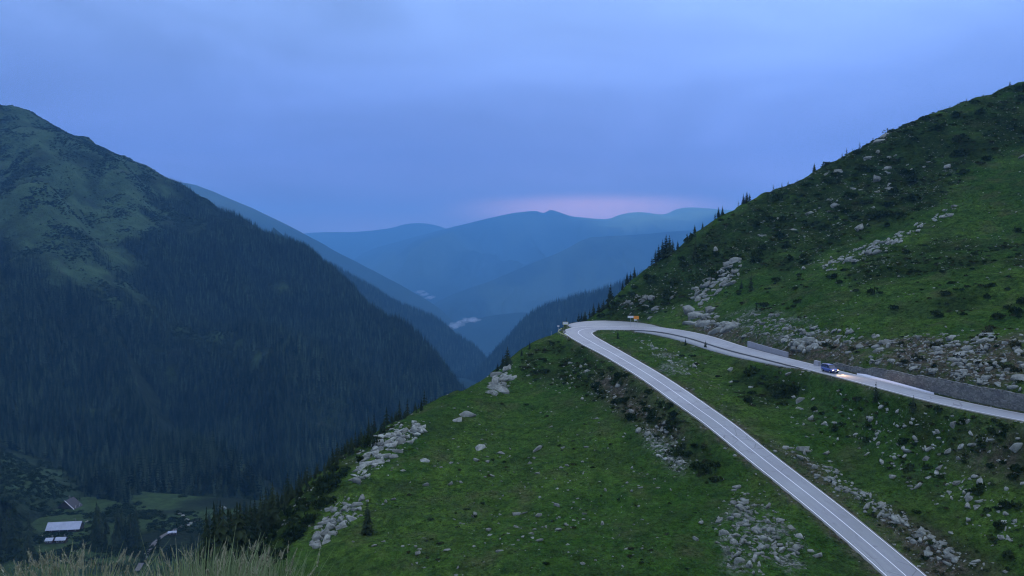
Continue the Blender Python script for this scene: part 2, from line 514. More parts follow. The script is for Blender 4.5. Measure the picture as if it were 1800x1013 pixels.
# ------------------------------------------------------------------ hillside height field
STEP = 1.0
X0, X1, Y0, Y1 = -230.0, 360.0, -40.0, 470.0
gx = np.arange(X0, X1 + .1, STEP); gy = np.arange(Y0, Y1 + .1, STEP)
GX, GY = np.meshgrid(gx, gy)
ctrl = []
for i in range(0, NR, 9): ctrl.append(tuple(RD[i, :3]))
EDGE = [(979, 586, 282), (955, 594, 275), (930, 616, 262), (900, 637, 250), (870, 655, 240), (842, 671, 232), (797, 690, 222), (750, 718, 208),
        (703, 742, 198), (655, 780, 185), (600, 815, 176), (540, 865, 165), (490, 925, 152), (440, 985, 142), (400, 1060, 130)]
for u, v, D in EDGE:
    p = P(u, v, D); ctrl.append(p)
    for dd, dz in ((14, 8), (40, 34), (120, 105), (220, 175)):
        ctrl.append((p[0] - .80 * dd, p[1] + .60 * dd, p[2] - dz))
HILL = [  # meadow under the lower road
    (600, 1013, 129), (750, 1013, 125), (900, 1013, 121), (1100, 1013, 119), (1300, 1013, 118), (1450, 1013, 118),
    (700, 880, 155), (800, 850, 165), (1000, 850, 160), (1200, 850, 152), (900, 750, 203), (1050, 750, 186), (900, 690, 232), (1000, 660, 236), (1000, 625, 262),
    (1100, 690, 205), (800, 770, 190), (1150, 780, 172), (620, 940, 142),
    # between the legs
    (1500, 800, 157), (1640, 830, 140), (1800, 850, 125), (1800, 1013, 110), (1680, 960, 122), (1400, 720, 180), (1300, 670, 206), (1180, 620, 243), (1100, 596, 270),
    (1950, 900, 108),
    # hill above the upper leg
    (1150, 553, 306), (1200, 560, 290), (1300, 560, 268), (1300, 500, 296), (1300, 430, 333), (1400, 560, 240), (1400, 480, 280), (1400, 400, 330),
    (1500, 600, 205), (1500, 520, 238), (1500, 420, 295), (1500, 330, 352), (1620, 600, 185), (1620, 500, 226), (1620, 400, 285), (1620, 300, 345),
    (1800, 600, 166), (1800, 500, 205), (1800, 380, 275), (1800, 250, 350), (1200, 500, 318), (1100, 550, 318), (2000, 560, 165), (2000, 400, 250), (2000, 220, 350), (2150, 500, 170)]
RIDGE = [(1048, 552, 334), (1075, 535, 336), (1110, 503, 338), (1150, 476, 342), (1200, 441, 347), (1250, 405, 352), (1300, 374, 356), (1350, 349, 360), (1440, 301, 366),
         (1500, 268, 370), (1560, 236, 376), (1620, 215, 382), (1700, 183, 390), (1800, 148, 400), (1950, 90, 415), (2150, 20, 430)]
for q in HILL: ctrl.append(P(*q))
for u, v, D in RIDGE:
    p = P(u, v, D); ctrl.append(p)
    ctrl.append((p[0] - 6, p[1] + 22, p[2] - 10)); ctrl.append((p[0] - 12, p[1] + 70, p[2] - 55))
# lay-by beyond the bend
for u, v, D in ((1030, 567, 312), (1060, 565, 318), (1095, 568, 312)): ctrl.append(P(u, v, D))
# the slope right below the camera
for x in (-60, -25, -8, 8, 25, 60):
    ctrl += [(x, -30, 9 + .03 * abs(x)), (x, -6, -0.9), (x, 2.5, -1.75), (x, 5.5, -2.3), (x, 9, -4.6), (x, 16, -11.0), (x, 32, -25.0), (x, 60, -42.0), (x, 88, -52.0)]
for x, y, z in ((110, 10, -4), (110, 50, -26), (110, 85, -31), (160, 60, -10), (220, 60, 10), (250, 180, 40), (-110, 60, -60), (-110, 100, -80), (-160, 30, -60), (-180, 100, -125), (-220, 200, -180)):
    ctrl.append((x, y, z))
H = rbf_grid(ctrl, GX, GY)
H = blur(H, 2, 2)
# distance to the road
def road_dist(px, py):
    d = np.full(px.shape, 1e9); idx = np.zeros(px.shape, int)
    for i in range(0, NR):
        q = (px - RD[i, 0]) ** 2 + (py - RD[i, 1]) ** 2
        m = q < d
        d = np.where(m, q, d); idx[m] = i
    return np.sqrt(d), idx
near = np.zeros(GX.shape, bool)
for i in range(0, NR, 6):
    a = int((RD[i, 0] - X0) / STEP); b = int((RD[i, 1] - Y0) / STEP)
    near[max(0, b - 22):b + 23, max(0, a - 22):a + 23] = True
RDIST = np.full(GX.shape, 99.0); RIDX = np.zeros(GX.shape, int)
dd, ii = road_dist(GX[near], GY[near]); RDIST[near] = dd; RIDX[near] = ii
side = (GX - RD[RIDX, 0]) * nrm[RIDX, 0] + (GY - RD[RIDX, 1]) * nrm[RIDX, 1]
hw_eff = RD[RIDX, 3] + np.where(side < 0, shoulder[RIDX], layby[RIDX])
away = smooth(1.5, 14, RDIST - hw_eff)
# relief: hummocks, sheep tracks, little gullies
far_cam = smooth(10, 40, np.hypot(GX, GY))
rel = 1.7 * fbm(GX, GY, 34, 4, 3) + 0.95 * fbm(GX, GY, 9, 3, 5) + 0.42 * fbm(GX, GY, 3.4, 2, 8)
upper = smooth(-28, -5, H)
rel += upper * (3.8 * fbm(GX * .5 + GY, GY * .35 - GX * .2, 26, 4, 21, ridged=True) + 0.5 * fbm(GX, H * 4.0, 7, 2, 31))
H = H + rel * (0.10 + 0.9 * away) * (0.15 + 0.85 * far_cam)
# the road bench
bz = RD[RIDX, 2] + bank[RIDX] * side - 0.14 - 0.5 * (side < 0) * smooth(.2, .8, shoulder[RIDX]) * smooth(-.3, .6, RDIST - RD[RIDX, 3])
wroad = smooth(0.9, 5.5, RDIST - hw_eff)
H = np.where(RDIST < 40, bz * (1 - wroad) + H * wroad, H)

# made ground behind the retaining wall
iw_ = i_apex + int(np.argmin(np.abs(ru[i_apex:] - 1432)))
wz = (RIDX >= iw_) & (side > 0) & (RDIST < 14)
wh_ = 1.45 + 1.45 * smooth(0, 70, RIDX - iw_)
H = np.where(wz & (RDIST > RD[RIDX, 3] + 3.0), np.maximum(H, RD[RIDX, 2] + wh_ * smooth(4, 14, RIDX - iw_)), H)
def h_at(x, y):
    fx = np.clip((np.asarray(x, float) - X0) / STEP, 0, len(gx) - 1.001); fy = np.clip((np.asarray(y, float) - Y0) / STEP, 0, len(gy) - 1.001)
    i = fx.astype(int); j = fy.astype(int); a = fx - i; b = fy - j
    return (H[j, i] * (1 - a) + H[j, i + 1] * a) * (1 - b) + (H[j + 1, i] * (1 - a) + H[j + 1, i + 1] * a) * b

def n_at(x, y, e=1.0):
    dx = (h_at(x + e, y) - h_at(x - e, y)) / (2 * e); dy = (h_at(x, y + e) - h_at(x, y - e)) / (2 * e)
    n = np.stack([-dx, -dy, np.ones_like(dx)], -1)
    return n / np.linalg.norm(n, axis=-1, keepdims=True)

def cast(u, v, d0=95.0, d1=440.0, step=0.5):
    a, b = ray(u, v)
    a = np.atleast_1d(a); b = np.atleast_1d(b)
    hit = np.full(a.shape, np.nan)
    for D in np.arange(d0, d1, step):
        m = np.isnan(hit)
        if not m.any(): break
        z = h_at(a[m] * D, np.full(m.sum(), D))
        k = b[m] * D <= z
        t = hit[m]; t[k] = D; hit[m] = t
    return a * hit, hit, h_at(np.nan_to_num(a * hit), np.nan_to_num(hit))

HEATH = [[(1040, 560), (1110, 490), (1170, 440), (1310, 365), (1440, 290), (1560, 225), (1810, 140), (1810, 255), (1700, 300), (1650, 350), (1560, 400), (1440, 450), (1400, 485), (1300, 475), (1200, 530), (1120, 565)],
         [(975, 600), (1010, 606), (1100, 660), (1210, 740), (1250, 800), (1270, 860), (1200, 820), (1150, 770), (1060, 705), (960, 665), (900, 660), (930, 625)],
         [(1310, 650), (1420, 665), (1400, 710), (1330, 715), (1270, 690)],
         [(400, 990), (520, 860), (640, 770), (700, 745), (640, 800), (560, 880), (500, 960), (470, 1013)],
         [(1560, 740), (1810, 750), (1810, 850), (1700, 830), (1600, 790)], [(1640, 900), (1780, 1013), (1680, 1013), (1560, 920), (1500, 880)], [(1480, 450), (1600, 430), (1810, 420), (1810, 470), (1650, 480), (1520, 500)], [(1600, 540), (1700, 520), (1810, 530), (1810, 560), (1700, 555)]]
SOIL = [[(1190, 572), (1240, 560), (1320, 585), (1480, 600), (1560, 600), (1640, 600), (1810, 590), (1810, 700), (1640, 672), (1480, 640), (1300, 610), (1230, 590)],
        [(1225, 705), (1300, 740), (1420, 815), (1560, 890), (1680, 960), (1760, 1020), (1650, 1020), (1560, 940), (1440, 850), (1330, 765)],
        [(1060, 640), (1120, 690), (1190, 740), (1200, 780), (1150, 760), (1060, 700)],
        [(1640, 760), (1810, 770), (1810, 850), (1720, 830)]]
GRAV = [[(1100, 745), (1150, 760), (1205, 800), (1200, 840), (1170, 825), (1150, 790)],
        [(1290, 545), (1340, 545), (1420, 570), (1440, 600), (1330, 598), (1290, 575)],
        [(1230, 920), (1290, 890), (1370, 900), (1420, 970), (1400, 1020), (1290, 1020), (1270, 960)],
        [(1150, 620), (1180, 625), (1230, 665), (1190, 665)]]
PU, PV = project(GX, GY, H)
jit_u = 26 * fbm(GX, GY, 9, 3, 41); jit_v = 16 * fbm(GX, GY, 9, 3, 43)
vis = (GY > 95)
def mask(polys, soft=2):
    m = np.zeros(GX.shape)
    for p in polys: m = np.maximum(m, (in_poly(PU + jit_u, PV + jit_v, p) & vis).astype(float))
    return blur(m, soft, 1)
m_heath = mask(HEATH) * smooth(-.75, .0, fbm(GX, GY, 14, 4, 61))
m_soil = mask(SOIL) * smooth(-.75, -.1, fbm(GX, GY, 8, 4, 62))
m_soil = np.maximum(m_soil, 0.85 * (1 - smooth(0.6, 2.4, RDIST - hw_eff + 1.2 * fbm(GX, GY, 4, 2, 9))) * (RDIST < 30))
m_grav = mask(GRAV, 1) * smooth(-.35, .2, fbm(GX, GY, 5, 4, 63))
rough_ = np.clip(m_soil + .6 * m_grav, 0, 1) * smooth(1.0, 4.0, RDIST - hw_eff)
H = H + rough_ * (1.1 * fbm(GX, GY, 6, 3, 301, ridged=True) + .5 * fbm(GX, GY, 2.6, 2, 303))
hill = mesh_from("hillside", np.stack([GX, GY, H], -1).reshape(-1, 3), grid_faces(len(gx), len(gy)), M["hill"])
tag(hill, "steep green mountainside with the hairpin road", kind="structure")
attr(hill, "heath", m_heath); attr(hill, "soil", m_soil); attr(hill, "gravel", m_grav)

# ------------------------------------------------------------------ road surface and markings
def strip(off_a, off_b, i0, i1, dz, step=1):
    ids = np.arange(i0, i1, step)
    rows = []
    for off in (off_a, off_b):
        o = off[ids] if isinstance(off, np.ndarray) else np.full(len(ids), float(off))
        rows.append(np.stack([RD[ids, 0] + nrm[ids, 0] * o, RD[ids, 1] + nrm[ids, 1] * o, RD[ids, 2] + bank[ids] * o + dz], 1))
    return rows
def strips_mesh(cols):
    n = len(cols[0]); v = np.stack(cols, 1).reshape(-1, 3)
    return v, grid_faces(len(cols), n)[:, ::-1]
HWL = RD[:, 3] + 0.30 + 0.14 * fbm(np.arange(NR) * .8, np.zeros(NR), 3.5, 3, 77)
HWR = RD[:, 3] + 0.30 + 0.14 * fbm(np.arange(NR) * .8, np.zeros(NR) + 50, 3.5, 3, 78)
offs = [HWL + .10, HWL] + [HWL * 0 + k * RD[:, 3] for k in (.8, .6, .4, .2, 0., -.2, -.4, -.6, -.8)] + [-HWR, -HWR - .10]
cols = []; wear = []
for k, o in enumerate(offs):
    a = strip(o, o, 0, NR, -0.45 if k in (0, len(offs) - 1) else 0.0)[0]
    cols.append(a)
    wear.append(np.full(NR, 1.0 if k in (3, 5, 7, 9) else 0.0))
vv, ff = strips_mesh(cols)
road = mesh_from("road", vv, ff, M["asphalt"])
tag(road, "grey two lane asphalt road winding round the hairpin", kind="structure")
attr(road, "wear", np.stack(wear, 1)); attr(road, "dust", np.stack([np.full(NR, .7 if k in (0, 1, len(offs) - 2, len(offs) - 1) else 0.0) for k in range(len(offs))], 1))
def line(name, off, w, i0, i1, broken=0.0):
    off = off if isinstance(off, np.ndarray) else np.full(NR, float(off))
    a, b = strip(off + w / 2, off - w / 2, i0, i1, 0.012)
    v, f = strips_mesh([a, b])
    return mesh_from(name, v, f, M["paint"], True, road)
line("edge_line", RD[:, 3] - .12, 0.17, 0, NR)
line("edge_line", -RD[:, 3] + .12, 0.17, 0, iu1160 + 6)
line("edge_line", -RD[:, 3] + .12, 0.16, iu1440 - 10, NR)
line("center_line", np.full(NR, 0.0), 0.16, 0, i_apex + 24)
# paved shoulder below the upper leg, stepped down from the carriageway, the step's face coloured dark
i0, i1 = iu1160 - 3, iu1440 + 4
sa = -(HWR + .28); sb = -(HWR + .3 + shoulder)
sa = -(HWR + .06)
stepk = -.36 * smooth(0, 10, np.arange(i1 - i0)) * (1 - smooth(i1 - i0 - 16, i1 - i0 - 1, np.arange(i1 - i0)))
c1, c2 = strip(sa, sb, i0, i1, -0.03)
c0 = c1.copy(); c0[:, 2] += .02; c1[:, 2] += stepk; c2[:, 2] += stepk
M['step_dark'] = simple('dark_step', (0.08, 0.08, 0.08), .9)
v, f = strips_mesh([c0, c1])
mesh_from('step_face', v, f, M['step_dark'], False, road)
c3 = c2.copy(); c3[:, 2] -= .6
v, f = strips_mesh([c1, c2, c3])
sh = mesh_from("shoulder", v, f, M["asphalt"], True, road)
attr(sh, "wear", np.zeros(len(v))); attr(sh, "dust", np.full(len(v), .15))
# lay-by outside the bend
i0, i1 = iu1005, iu1130 + 17
la = HWL + .02; lb = HWL + .03 + layby
c1, c2 = strip(la, lb, i0, i1, -0.03)
c3 = c2.copy(); c3[:, 2] -= .6
v, f = strips_mesh([c3, c2, c1])
lay = mesh_from("layby", v, f, M["asphalt"], True, road)
attr(lay, "wear", np.zeros(len(v))); attr(lay, "dust", np.full(len(v), .12))

# ------------------------------------------------------------------ valley floor, forested mountain, far ranges
def valley_z(x, y):
    return -187 - 0.083 * (y - 500) - 0.03 * (x + 290) - 0.34 * np.maximum(0, y - 612 + .12 * (x + 290)) + 0.34 * np.maximum(0, y - 1000)
vx = np.arange(-720, 240, 4.0); vy = np.arange(230, 1100, 4.0)
VX, VY = np.meshgrid(vx, vy)
VZ = valley_z(VX, VY) + 2.0 * fbm(VX, VY, 60, 4, 101) + 0.5 * fbm(VX, VY, 12, 3, 102)
M["valley"] = m_forest_floor("valley_turf", (0.062, 0.105, 0.036), (0.012, 0.020, 0.010), 0.05)
val = mesh_from("valley_floor", np.stack([VX, VY, VZ], -1).reshape(-1, 3), grid_faces(len(vx), len(vy)), M["valley"])
tag(val, "green valley floor with cabins", kind="structure")
attr(val, "meadow", smooth(-.35, .15, fbm(VX, VY, 45, 4, 104)))

def vz_at(x, y):
    return valley_z(x, y) + 2.0 * fbm(np.atleast_1d(np.asarray(x, float)), np.atleast_1d(np.asarray(y, float)), 60, 4, 101) + 0.5 * fbm(np.atleast_1d(np.asarray(x, float)), np.atleast_1d(np.asarray(y, float)), 12, 3, 102)

# left mountain
LC = [(-260, 110, 1280), (-120, 165, 1250), (-40, 184, 1215), (0, 190, 1205), (40, 186, 1200), (68, 205, 1198), (95, 226, 1195), (145, 243, 1192), (190, 264, 1190), (240, 292, 1185), (285, 318, 1180), (330, 345, 1172),
      (385, 368, 1160), (440, 389, 1148), (480, 405, 1135), (520, 433, 1118), (570, 480, 1095), (620, 524, 1065), (690, 566, 1020), (730, 616, 985), (772, 668, 950), (805, 740, 920), (850, 840, 900)]
DL = lambda D: 620 + (D - 620) * 2.0 if D > 620 else D
lc = [P(q[0], q[1] + 9 * min(1, max(0, (q[0] - 280) / 150)), DL(q[2])) for q in LC]
lctrl = list(lc)
for p in lc:
    lctrl.append((p[0] + 60, p[1] + 160, p[2] - 90)); lctrl.append((p[0] + 140, p[1] + 450, p[2] - 320))
for q in [(-250, 300, 1090), (-250, 500, 900), (-250, 800, 690), (0, 300, 1095), (0, 400, 1000), (0, 500, 915), (0, 600, 835), (0, 700, 760), (0, 795, 690), (60, 830, 655), (120, 862, 628), (200, 878, 610), (120, 450, 985), (120, 600, 850), (120, 750, 725),
          (220, 400, 1080), (220, 520, 970), (220, 640, 850), (220, 780, 715), (300, 874, 622), (370, 872, 632), (330, 450, 1080), (330, 560, 985), (330, 680, 860), (330, 800, 725),
          (450, 480, 1075), (450, 600, 980), (450, 720, 855), (450, 840, 705), (560, 560, 1040), (560, 680, 925), (560, 780, 805), (660, 620, 1000), (660, 720, 890), (740, 680, 955), (620, 850, 740), (740, 780, 850)]:
    lctrl.append(P(q[0], q[1], DL(q[2])))
LS = 7.0
lx = np.arange(-2000, 240, LS); ly_ = np.arange(520, 2500, LS)
LX, LY = np.meshgrid(lx, ly_)
LZ = rbf_grid(lctrl, LX, LY)
# gullies that run down the fall line, and the rib that crosses the face
cr = np.array(lc)
dcrest = np.full(LX.shape, 1e9)
cc = resample(cr, 10.0)
for p in cc: dcrest = np.minimum(dcrest, np.hypot(LX - p[0], LY - p[1]))
g = smooth(0, 240, dcrest)
ca, sa_ = math.cos(R(38)), math.sin(R(38))
ax_ = LX * ca + LY * sa_; ay_ = -LX * sa_ + LY * ca
LZ = LZ + g * (34 * fbm(ax_, ay_ * .28, 140, 4, 201, ridged=True) + 16 * fbm(LX, LY, 210, 3, 205)) + (30.0 - 20.0 * g) * fbm(LX, LY, 105, 5, 207, gain=.55) + 13 * g * smooth(-120, 60, LZ) * fbm(ax_ + 30 * fbm(LX, LY, 90, 2, 5), ay_ * .35, 55, 3, 231, ridged=True)
rib = resample(catmull([P(q[0], q[1], DL(q[2])) for q in ((90, 470, 985), (180, 555, 925), (260, 590, 905), (330, 625, 890), (400, 650, 880), (470, 690, 862), (515, 735, 840))], 10), 8.0)
dr = np.full(LX.shape, 1e9)
for p in rib: dr = np.minimum(dr, np.hypot(LX - p[0], LY - p[1]))
LZ += 50 * np.exp(-(dr / 62.0) ** 2)
for rib2, hgt, wid in ((((95, 240, 1185), (75, 330, 1080), (45, 430, 985), (20, 540, 885), (5, 640, 800)), 44, 70), (((190, 275, 1182), (215, 350, 1120), (235, 430, 1050), (250, 500, 985)), 34, 55),
                       (((430, 400, 1140), (400, 480, 1070), (415, 560, 1000), (470, 640, 930), (520, 700, 880)), 40, 62), (((610, 535, 1060), (580, 610, 990), (600, 690, 910), (640, 760, 850)), 34, 55), (((330, 360, 1165), (310, 430, 1095), (320, 500, 1030)), 26, 45)):
    rp = resample(catmull([P(q[0], q[1], DL(q[2])) for q in rib2], 8), 9.0); d2 = np.full(LX.shape, 1e9)
    for p in rp: d2 = np.minimum(d2, np.hypot(LX - p[0], LY - p[1]))
    LZ += hgt * np.exp(-(d2 / wid) ** 2) * smooth(10, 120, dcrest)
hump = P(565, 770, DL(800))
LZ += 9 * np.exp(-((LX - hump[0]) ** 2 + (LY - hump[1]) ** 2) / 30.0 ** 2)
M["lmt"] = m_forest_floor("forest_floor", (0.056, 0.098, 0.042), (0.006, 0.013, 0.008), 0.012)
lm = mesh_from("forested_mountain", np.stack([LX, LY, LZ], -1).reshape(-1, 3), grid_faces(len(lx), len(ly_)), M["lmt"])
tag(lm, "dark forested mountain across the valley", kind="structure")
LU, LV = project(LX, LY, LZ)
FOREST_LINE = [(-400, 420), (0, 430), (90, 440), (150, 480), (200, 470), (240, 400), (270, 340), (320, 330), (360, 340), (420, 370), (520, 400), (900, 400)]
fl = np.interp(LU.ravel(), [q[0] for q in FOREST_LINE], [q[1] for q in FOREST_LINE]).reshape(LU.shape)
RIBS = fbm(ax_, ay_ * .28, 140, 4, 201, ridged=True)
FINE = fbm(LX, LY, 46, 4, 213)
open_ = smooth(70, -90, LV - fl + 70 * fbm(LX, LY, 170, 3, 211) - 70 * (RIBS - .1) + 150 * FINE)
strip_m = np.exp(-(dr / 17.0) ** 2) * smooth(-.2, .3, fbm(LX, LY, 50, 3, 215))
open_ = np.maximum(open_, strip_m)
foot = in_poly(LU, LV, [(-60, 790), (20, 795), (90, 810), (130, 845), (160, 890), (380, 868), (380, 890), (-60, 900)])
open_ = np.maximum(open_, foot * (.62 + .3 * smooth(-.2, .3, fbm(LX, LY, 30, 3, 409))))
open_ = np.maximum(open_, np.exp(-((LX - hump[0]) ** 2 + (LY - hump[1]) ** 2) / 24.0 ** 2) * .55)
attr(lm, "meadow", np.clip(open_ * (.12 + .88 * smooth(-.2, .5, .7 * RIBS + .9 * fbm(LX, LY, 52, 5, 219))) + .5 * smooth(.45, .7, fbm(LX, LY, 45, 4, 221)), 0, 1))

def bil(A, x0, y0, st, x, y):
    fx = np.clip((x - x0) / st, 0, A.shape[1] - 1.001); fy = np.clip((y - y0) / st, 0, A.shape[0] - 1.001)
    i = fx.astype(int); j = fy.astype(int); a = fx - i; b = fy - j
    return (A[j, i] * (1 - a) + A[j, i + 1] * a) * (1 - b) + (A[j + 1, i] * (1 - a) + A[j + 1, i + 1] * a) * b

def far_ridge(name, label, rows, front, back, slope, mat, amp, scale, n=260, m=70, seed=0, meadow=None, crest_noise=0.0, lean=0.0, k=1.0):
    front, back, amp, scale, crest_noise = front * k, back * k, amp * k, scale * k, crest_noise * k
    c = resample(catmull([P(q[0], q[1], q[2] * k) for q in rows], 14), 4.0)
    s = np.linspace(0, len(c) - 1, n); c = np.stack([np.interp(s, np.arange(len(c)), c[:, k]) for k in range(3)], 1)
    t = np.concatenate([-np.linspace(1, 0, m // 3, endpoint=False) ** 1.3 * back, np.linspace(0, 1, m) ** 1.4 * front])
    X = c[:, 0][None, :] + lean * t[:, None] + 0 * t[:, None]; Y = c[:, 1][None, :] - t[:, None]
    d = np.abs(t)[:, None]
    Z = c[:, 2][None, :] - slope * d * (0.75 + 0.25 * smooth(0, front * .5, d))
    gg = smooth(0, front * .25, d)
    Z = Z + gg * amp * fbm(X, Y * .35, scale, 5, seed, ridged=True) + crest_noise * fbm(X, Y, scale * .12, 3, seed + 5) * (0.4 + gg)
    Z = np.minimum(Z, c[:, 2][None, :] - .35 * slope * d + crest_noise)     # no outlier above its own crest
    o = mesh_from(name, np.stack([X, Y, Z], -1).reshape(-1, 3), grid_faces(n, len(t))[:, ::-1], mat)
    tag(o, label, kind="structure")
    md = np.clip((0 if meadow is None else meadow(X, Y, Z)) + .14 * smooth(.05, .5, fbm(X, Y * .5, scale * .5, 4, seed + 9)), 0, 1)
    attr(o, "meadow", md)
    return o, X, Y, Z

M["far"] = m_far("far_slopes", (0.014, 0.026, 0.022), (0.24, 0.32, 0.15))
M["mid"] = m_far("wooded_slopes", (0.014, 0.026, 0.018), (0.070, 0.090, 0.048))
z3 = lambda k: lambda X, Y, Z: k
# behind on the left
o, *_ = far_ridge("mountain_ridge", "hazy ridge just behind the forested mountain",
    [(60, 240, 3300), (200, 285, 3250), (290, 315, 3200), (345, 326, 3180), (400, 348, 3150), (460, 374, 3120), (540, 414, 3060), (600, 447, 3000), (660, 478, 2900), (720, 510, 2800), (775, 545, 2700), (830, 600, 2600)],
    1500, 700, 0.46, M["mid"], 60, 420, seed=301, meadow=lambda X, Y, Z: smooth(100, 430, Z + 150 * fbm(X, Y, 750, 3, 7)), crest_noise=4, lean=0.25, k=2.5)
oB, BX, BY, BZ = far_ridge("wooded_spur", "blue wooded spur beyond the forested mountain's foot",
    [(480, 400, 2050), (540, 445, 2030), (600, 478, 2000), (650, 505, 1970), (690, 530, 1940), (730, 547, 1910), (765, 562, 1880), (800, 590, 1840), (840, 618, 1800), (880, 668, 1750)],
    900, 420, 0.55, M["mid"], 34, 220, seed=311, crest_noise=3, lean=0.2, k=1.75)
oR, RX, RY, RZ = far_ridge("wooded_spur", "dark blue wooded spur behind the hairpin",
    [(1300, 410, 1500), (1200, 455, 1520), (1120, 490, 1540), (1060, 512, 1550), (1010, 525, 1560), (955, 543, 1560), (925, 562, 1555), (900, 590, 1550), (870, 622, 1540), (840, 655, 1520), (800, 690, 1500), (740, 730, 1480)],
    700, 500, 0.6, M["mid"], 30, 200, seed=321, crest_noise=3, lean=-0.3, k=1.8)
far_ridge("low_hills", "low wooded hills at the valley's far end",
    [(720, 620, 4300), (790, 575, 4200), (830, 562, 4150), (880, 553, 4100), (930, 550, 4100), (1000, 560, 4100), (1080, 570, 4000)],
    1400, 900, 0.32, M["mid"], 50, 400, seed=331, crest_noise=4, k=1.6)
far_ridge("mountain_massif", "near dark shoulder of the hazy massif",
    [(720, 560, 4368), (790, 520, 4524), (860, 495, 4680), (930, 465, 4836), (985, 443, 4953), (1030, 420, 5070), (1060, 416, 5109), (1130, 412, 5148), (1200, 406, 5148), (1300, 399, 5226), (1420, 395, 5304), (1550, 380, 5382)],
    3200, 1200, 0.30, M["far"], 210, 700, seed=341, crest_noise=6, k=1.9)
far_ridge("mountain_massif", "long hazy massif under the pink afterglow",
    [(560, 500, 6480), (640, 445, 6624), (700, 425, 6696), (780, 403, 6768), (830, 391, 6804), (880, 379, 6840), (915, 373, 6840), (940, 371, 6840), (955, 374.5, 6840), (968, 369.5, 6840), (985, 374, 6840), (1010, 381, 6840), (1065, 385, 6840), (1090, 378, 6840), (1118, 373, 6840),
     (1165, 376.5, 6840), (1190, 368, 6840), (1212, 365, 6840), (1250, 367, 6840), (1300, 371, 6840), (1400, 380, 6840), (1600, 370, 6840)],
    4500, 1800, 0.30, M["far"], 330, 1100, n=420, seed=351, meadow=lambda X, Y, Z: smooth(150, 760, Z + 440 * fbm(X, Y, 1900, 4, 9)) * smooth(500, 2600, X), crest_noise=6, k=2.2)
far_ridge("mountain_massif", "pale low ridge left of the massif",
    [(380, 430, 8750), (540, 410, 8750), (620, 408, 8750), (680, 402, 8750), (715, 394, 8750), (740, 392.5, 8750), (765, 396, 8750), (800, 405, 8750), (900, 420, 8750)],
    4500, 1800, 0.26, M["far"], 160, 1500, seed=361, crest_noise=6, k=2.05)
# dark land that closes the valleys between the ranges
bx = np.linspace(-14200, 14200, 90); by = np.linspace(1100, 19500, 90)
BXX, BYY = np.meshgrid(bx, by)
base = mesh_from("valley_land", np.stack([BXX, BYY, -300 - 0.10 * (BYY - 1000) + 60 * fbm(BXX, BYY, 1900, 3, 3)], -1).reshape(-1, 3), grid_faces(90, 90), M["far"])
tag(base, "wooded lowland between the ranges", kind="structure"); attr(base, "meadow", np.zeros(BXX.shape))


# ------------------------------------------------------------------ prototypes: conifers, shrubs, rocks, grass
def conifer_mesh(name, seed, layers=13, per=8, width=0.21, ragged=0.3, skirt=0.06):
    """crown of a spruce of unit height: whorls of drooping, jagged boughs"""
    r = random.Random(seed); V = []; F = []
    for k in range(layers):
        t = k / (layers - 1)
        z = skirt + (1 - skirt) * t ** 0.92
        rad = width * (1 - t) ** 0.85 * (0.9 + 0.2 * r.random()) + 0.008
        nb = max(4, int(per * (1 - 0.45 * t)))
        a0 = r.random() * 6.28
        for b in range(nb):
            a = a0 + 6.283 * b / nb + r.uniform(-.25, .25)
            L = rad * r.uniform(1 - ragged, 1 + ragged * .6)
            dr = L * r.uniform(.35, .75)
            w = L * r.uniform(.28, .45)
            ca_, sa__ = math.cos(a), math.sin(a)
            def q(d, s, h): return (ca_ * d - sa__ * s, sa__ * d + ca_ * s, z + h)
            n = len(V)
            V += [q(0, 0, .035), q(L * .55, w, -dr * .45), q(L * .62, 0, -dr * .12), q(L * .55, -w, -dr * .45), q(L, r.uniform(-.2, .2) * w, -dr)]
            F += [(n, n + 1, n + 2), (n, n + 2, n + 3), (n + 2, n + 1, n + 4), (n + 2, n + 4, n + 3)]
    n = len(V)
    V += [(0.012, 0, .93), (-.006, .010, .93), (-.006, -.010, .93), (0, 0, 1.03)]
    F += [(n, n + 1, n + 3), (n + 1, n + 2, n + 3), (n + 2, n, n + 3)]
    return mesh_from(name, V, F, M["conifer"], False, link=False)

def trunk_mesh(name):
    mb = MB(); mb.tube((0, 0, -.10), (0, 0, .45), .018, .011, 6); mb.tube((0, 0, .45), (0, 0, .96), .011, .002, 6)
    return mesh_from(name, mb.v, mb.f, M["bark"], False, link=False)

CROWNS = [conifer_mesh("spruce_crown", 1, 14, 9, .20), conifer_mesh("spruce_crown", 2, 15, 8, .17, .4), conifer_mesh("spruce_crown", 3, 12, 9, .24, .35),
          conifer_mesh("spruce_crown", 4, 13, 7, .15, .5, .14)]
SPARSE = [conifer_mesh("young_spruce_crown", 5, 9, 6, .17, .55, .12), conifer_mesh("young_spruce_crown", 6, 8, 5, .15, .6, .18), conifer_mesh("young_spruce_crown", 7, 10, 6, .20, .5, .08)]
TRUNK = trunk_mesh("spruce_trunk")
N_TREES = 0
def tree(p, h, label, group=None, kinds=CROWNS, name="spruce_tree", wide=1.0, lean=0.0, cat="tree"):
    e = link_obj(name, None, loc=p, rot=(random.uniform(-lean, lean), random.uniform(-lean, lean), random.uniform(0, 6.28)))
    s = h * random.uniform(.94, 1.06)
    c = link_obj("crown", random.choice(kinds), e, scale=(s * wide, s * wide, s))
    t = link_obj("trunk", TRUNK, e, scale=(s, s, s))
    tag(e, label, cat, group)
    return e

